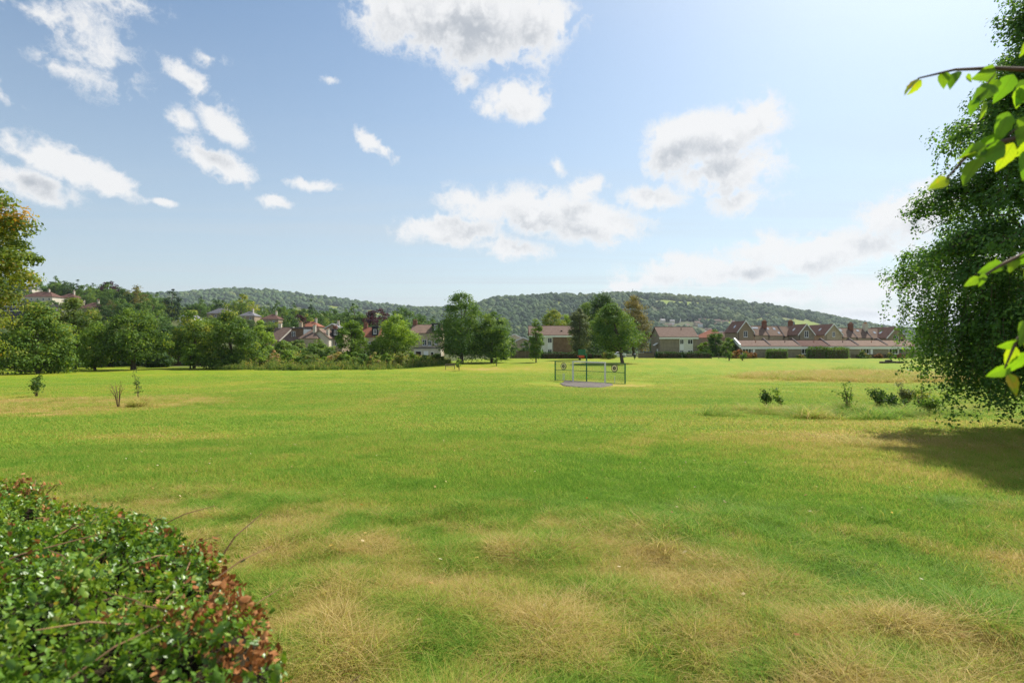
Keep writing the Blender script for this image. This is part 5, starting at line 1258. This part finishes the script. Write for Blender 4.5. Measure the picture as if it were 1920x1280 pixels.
def near_branches():
    rg = np.random.RandomState(21); mat = leaf_material(); lm = [big_leaf(k, mat) for k in range(6)]
    base = Vector((3.3, .9, 0)); base.z = hz(base.x, base.y)
    root = empty('overhanging_tree', base, 'tree with large sunlit yellow green leaves on branches reaching in from the side', 'tree')
    MB().tube([(0, 0, -.3), (0, 0, .1), (.04, .05, 1.4), (-.05, .1, 2.8), (.1, .1, 4.2)], [.13, .10, .085, .06, .02], 9).build('trunk', M['bark'], root, smooth=True)
    def P(px, py, d): return Vector(((px - 960) / F * d, d, zpix(py, d))) - base
    br = [   # branch pixel paths (px, py, depth) and start height on the trunk
        ([(1722, 147, 1.25), (1790, 131, 1.28), (1860, 128, 1.3), (1960, 132, 1.3), (2150, 150, 1.25)], 2.6, .0035),
        ([(1868, 135, 1.3), (1830, 185, 1.28)], None, .0018),
        ([(1775, 335, 1.15), (1815, 290, 1.18), (1870, 268, 1.2), (1960, 245, 1.22), (2200, 180, 1.2)], 2.4, .004),
        ([(1890, 255, 1.2), (1945, 205, 1.22)], None, .0022),
        ([(1836, 522, 1.2), (1880, 495, 1.22), (1950, 462, 1.22), (2200, 400, 1.2)], 2.0, .0035),
        ([(1884, 690, 1.1), (1905, 640, 1.12), (1960, 570, 1.15), (2250, 470, 1.15)], 1.8, .0035),
    ]
    for path, hz_, r in br:
        pts = [P(*q) for q in path]
        if hz_: pts.append(Vector((0, .05, hz_ - .15))); pts[-1] = Vector((.02, .05, hz_ - .5))
        n = len(pts); MB().tube(pts, [r * (.5 + 2.2 * i / n) for i in range(n)], 6).build('branch', M['twig'], root, smooth=True)
    # leaves: stalk pixel, direction of the tip in the picture, length in pixels, depth, roll, pitch towards the viewer
    LV = [(1724, 147, 222, 42, 1.25, 60), (1728, 150, 235, 36, 1.25, -35), (1770, 135, 255, 40, 1.27, 10), (1796, 134, 235, 45, 1.27, 62), (1815, 138, 280, 20, 1.26, 70), (1868, 134, 200, 62, 1.3, -20), (1872, 150, 225, 48, 1.3, 15), (1865, 160, 215, 66, 1.28, 20), (1832, 182, 250, 40, 1.28, 55), (1845, 190, 268, 38, 1.27, -30), (1900, 140, 240, 60, 1.3, 5), (1925, 78, 255, 32, 1.25, 0), (1935, 150, 230, 75, 1.3, 20), (1918, 160, 262, 45, 1.28, 45),
          (1890, 210, 250, 66, 1.22, 10), (1935, 215, 240, 72, 1.2, 30), (1960, 240, 235, 70, 1.2, -15), (1880, 262, 195, 60, 1.2, 15), (1885, 272, 210, 74, 1.18, -10), (1850, 275, 200, 60, 1.18, 25), (1832, 288, 190, 58, 1.17, 70), (1840, 295, 228, 72, 1.15, 66), (1778, 335, 205, 48, 1.15, -10), (1900, 268, 250, 60, 1.22, 12), (1930, 280, 255, 66, 1.2, 15), (1950, 300, 262, 70, 1.2, -20),
          (1838, 520, 210, 34, 1.2, 10), (1845, 512, 250, 30, 1.2, -20), (1882, 494, 200, 48, 1.22, 0), (1905, 484, 230, 40, 1.22, 25), (1935, 470, 220, 52, 1.22, -15), (1930, 560, 255, 38, 1.15, 0), (1950, 470, 250, 60, 1.2, 15),
          (1925, 600, 245, 60, 1.12, 10), (1908, 640, 200, 42, 1.12, -25), (1905, 650, 255, 44, 1.12, 40), (1895, 690, 205, 44, 1.1, 10), (1890, 700, 285, 48, 1.1, 5), (1925, 660, 240, 56, 1.12, -10), (1935, 620, 262, 60, 1.12, 20)]
    for k in range(46):      # the rest of the twigs, farther in beyond the frame
        LV.append((1990 + 330 * rg.rand(), 100 + 520 * rg.rand(), 200 + 90 * rg.rand(), 45 + 30 * rg.rand(), 1.2 + .15 * rg.rand(), rg.randint(-40, 60)))
    for i, (px, py, ang, ln, d, roll) in enumerate(LV):
        o = link(bpy.data.objects.new('leaf', lm[i % 6]), root); L = ln * .92 / F * d
        ca, sa = math.cos(R(ang)), math.sin(R(ang)); dep = (rg.rand() - .5) * .7
        xv = Vector((ca, dep, sa)).normalized(); nv = Vector((0, -1, .15)) - xv * Vector((0, -1, .15)).dot(xv); nv.normalize()
        nv.rotate(Matrix.Rotation(R(roll + rg.randn() * 10), 3, xv)); yv = nv.cross(xv)
        m = Matrix((xv, yv, nv)).transposed().to_4x4(); m = Matrix.Translation(P(px, py, d)) @ m @ Matrix.Diagonal((L, L, L, 1)); o.matrix_local = m
near_branches()

# ------------------------------------------------------------------ grass
def blade_tuft(seed, nb, hgt, spread, width, flop, segs=3):
    rg = np.random.RandomState(seed); V = []; Q = []; Tn = []; b = 0
    for k in range(nb):
        a = rg.rand() * 6.283; r = spread * math.sqrt(rg.rand()); x0, y0 = math.cos(a) * r, math.sin(a) * r
        h = hgt * (.5 + .7 * rg.rand()); da = rg.rand() * 6.283; fl = flop * (.3 + 1.0 * rg.rand()); w = width * (.6 + .7 * rg.rand()); fa = rg.rand() * 3.14
        fx, fy = math.cos(fa) * w / 2, math.sin(fa) * w / 2; tn = rg.rand()
        for s in range(segs + 1):
            t = s / segs; out = fl * h * t ** 1.7; z = h * t * (1 - .42 * min(fl, 1.3) * t); k2 = 1 - t * .88
            cx, cy = x0 + math.cos(da) * out, y0 + math.sin(da) * out
            V += [(cx - fx * k2, cy - fy * k2, z), (cx + fx * k2, cy + fy * k2, z)]; Tn += [tn, tn]
            if s: Q.append((b + 2 * s - 2, b + 2 * s - 1, b + 2 * s + 1, b + 2 * s))
        b += 2 * (segs + 1)
    return mesh_np('grass_tuft', np.array(V), np.array(Q), M['grass'], np.array(Tn))
def grass_material():
    m, T = new_mat('grass_blade')
    dr = T.new('ShaderNodeAttribute', attribute_name='dry', attribute_type='INSTANCER').outputs['Fac']
    tn = T.new('ShaderNodeAttribute', attribute_name='tint').outputs['Fac']
    # each blade is green or straw: the drier the spot the more straw
    f = T.math('ADD', dr, T.math('MULTIPLY', T.math('SUBTRACT', tn, .5), .80))
    c = T.ramp(f, [(0, (.150, .300, .034)), (.28, (.275, .435, .054)), (.5, (.41, .45, .080)), (.72, (.46, .36, .085)), (1, (.60, .47, .19))])
    b = T.new('ShaderNodeBsdfPrincipled'); T.put(b.inputs['Base Color'], c); b.inputs['Roughness'].default_value = .6; b.inputs['Specular IOR Level'].default_value = .1
    tr = T.new('ShaderNodeBsdfTranslucent'); T.put(tr.inputs[0], c); mx = T.new('ShaderNodeMixShader'); mx.inputs[0].default_value = .5
    T.l.new(b.outputs[0], mx.inputs[1]); T.l.new(tr.outputs[0], mx.inputs[2]); T.l.new(mx.outputs[0], T.out.inputs[0]); return m
M['grass'] = grass_material()
def wedge(n, r0, r1, rg, a=62):
    r = np.sqrt(r0 ** 2 + rg.rand(n) * (r1 ** 2 - r0 ** 2)); t = R(a) * (2 * rg.rand(n) - 1); return np.sin(t) * r, np.cos(t) * r
rg = np.random.RandomState(44)
long_p = [blade_tuft(k, 24, .17, .065, .0048, 1.0 + .35 * (k % 3), 4) for k in range(5)]
short_p = [blade_tuft(20 + k, 34, .055, .10, .0042, .8, 2) for k in range(4)]
far_p = [blade_tuft(40 + k, 46, .075, .26, .012, .8, 2) for k in range(4)]
X, Y = [], []
for r0, r1, n in ((.9, 3.2, 5600), (3.2, 5.5, 12500), (5.5, 9.5, 19000)):
    x, y = wedge(n, r0, r1, rg); X.append(x); Y.append(y)
x = np.concatenate(X); y = np.concatenate(Y); lg = longness(x, y); k = rg.rand(len(x)) < lg; xl, yl = x[k], y[k]
tus = fbm(xl / .55, yl / .55, 61, 3)
tus2 = fbm(xl / .28, yl / .28, 62, 2)
s = (.62 + .9 * np.clip(tus - .36, 0, 1) + 1.0 * np.clip(tus2 - .45, 0, 1)) * (.65 + .7 * rg.rand(len(xl)))
dl = np.clip(dryness(xl, yl) + (fbm(xl / .22, yl / .22, 63, 2) - .5) * .7 + rg.randn(len(xl)) * .16, 0, 1)
rot = 6.283 * fbm(xl / 1.6, yl / 1.6, 64, 2) * 1.6 + rg.randn(len(xl)) * .8
tag(scatter('long_grass', np.stack([xl, yl, H(xl, yl) - .01], 1), s, long_p, M['grass'], {'dry': dl}, rot=rot, zs=s * (.40 + .55 * rg.rand(len(xl)) + .9 * np.clip(tus2 - .55, 0, 1)), seed=2), 'uncut tussocky grass, part green and part straw, near the clipped shrub', 'grass')
X, Y, SS = [], [], []
for r0, r1, n, sc in ((.9, 4, 5200, 1.0), (4, 9, 21000, 1.1), (9, 16, 26000, 1.45)):
    x, y = wedge(n, r0, r1, rg); X.append(x); Y.append(y); SS.append(np.full(n, sc))
x = np.concatenate(X); y = np.concatenate(Y); s = np.concatenate(SS) * (.7 + .6 * rg.rand(len(x)))
d_ = np.clip(dryness(x, y) + (fbm(x / .5, y / .5, 65, 2) - .5) * .4 + rg.randn(len(x)) * .07, 0, 1)
tag(scatter('lawn_grass', np.stack([x, y, H(x, y) - .005], 1), s, short_p, M['grass'], {'dry': d_}, zs=s * (.6 + .8 * fbm(x / .8, y / .8, 66, 2)), seed=3), 'short mown lawn grass', 'grass')
xa, ya = wedge(42000, 15, 44, rg, 52); xb, yb = wedge(34000, 44, 92, rg, 46)
kk = rg.rand(len(yb)) < np.interp(np.hypot(xb, yb), [44, 92], [1.0, .05]); x = np.concatenate([xa, xb[kk]]); y = np.concatenate([ya, yb[kk]]); kp = ~((((x - 7.5) / 6.5) ** 2 + ((y - 54) / 7) ** 2) < 1); x, y = x[kp], y[kp]
s = 1.0 + .9 * rg.rand(len(x)); s *= np.interp(np.hypot(x, y), [15, 44, 92], [.9, 1.5, 2.0])
d_ = np.clip(dryness(x, y) + rg.randn(len(x)) * .06, 0, 1)
tag(scatter('meadow_grass', np.stack([x, y, H(x, y) - .01], 1), s, far_p, M['grass'], {'dry': d_}, zs=s * (.35 + .5 * rg.rand(len(x))) * np.interp(np.hypot(x, y), [15, 40, 92], [1, .8, .4]), seed=4), 'mown grass of the middle of the park', 'grass')
# rough strips: dry patch left, strip by the shrubs, the mound
PX, PY, PS, PD = [], [], [], []
def rough(cx, cy, rx, ry, n, sc, dlo, dhi):
    a = rg.rand(n) * 6.283; r = np.sqrt(rg.rand(n)) * (.8 + .3 * rg.rand(n)); PX.append(cx + np.cos(a) * r * rx); PY.append(cy + np.sin(a) * r * ry); PS.append(sc * (.5 + rg.rand(n))); PD.append(dlo + (dhi - dlo) * rg.rand(n))
rough(13.2, 22.8, 5.2, 1.9, 2600, 2.3, .0, .45); rough(15, 24.8, 6, 1.6, 2400, 2.3, .25, .9)
rough(-25, 29, 11, 6, 2600, 1.4, .3, .95); rough(39, 64, 13.5, 9.5, 5200, 4.0, .55, .95); rough(42.5, 71, 2.2, 1.6, 260, 6.5, .2, .45)
rough(-18.2, 27.5, .28, .28, 60, 2.6, .6, .95); rough(-20.3, 31, .3, .3, 70, 2.8, .6, .95); rough(10.5, 12.5, 3, 2.2, 900, 1.3, .4, .95)
x = np.concatenate(PX); y = np.concatenate(PY); s = np.concatenate(PS); d_ = np.concatenate(PD)
pat = fbm(x / .8, y / .8, 73, 3); kk = (pat > .37) | (y > 40); s = s * np.where(y > 40, 1, np.clip(.45 + 3.4 * (pat - .40), .4, 1.6)); d_ = np.clip(d_ + (fbm(x / 1.4, y / 1.4, 74, 2) - .5) * .8, 0, 1); x, y, s, d_ = x[kk], y[kk], s[kk], d_[kk]
tag(scatter('rough_grass', np.stack([x, y, H(x, y) - .02], 1), s, long_p, M['grass'], {'dry': d_}, zs=s * .95, seed=6), 'rough unmown tufts in the strip of saplings and on the straw mound', 'grass')
# fallen leaves
n = 260; x, y = wedge(n, 3, 16, rg, 45); c = np.stack([x, y, H(x, y) + .055 + .02 * rg.rand(n)], 1)
v, q = leaf_cards(c, rg.randn(n, 3) * .35 + np.array([0, 0, 1]), .032 + .02 * rg.rand(n), rg, .7)
o = link(bpy.data.objects.new('fallen_leaves', mesh_np('fallen_leaves', v, q, foliage('fallen_leaf', [(0, (.30, .12, .04)), (.5, (.50, .36, .12)), (1, (.62, .55, .38))], vary=0, gain=1), np.repeat(rg.rand(n), 4)))); tag(o, 'small yellow leaves fallen on the lawn', 'leaves', kind='stuff')

# ------------------------------------------------------------------ air
def haze():
    m, T = new_mat('haze'); v = T.new('ShaderNodeVolumePrincipled'); v.inputs['Color'].default_value = (.78, .87, 1.0, 1); v.inputs['Density'].default_value = 6e-5; v.inputs['Anisotropy'].default_value = .2
    T.l.new(v.outputs[0], T.out.inputs[1])
    tag(MB().box(-9500, 9500, -9500, 9500, -120, 320).build('haze', m), kind='stuff')
if HAZE: haze()
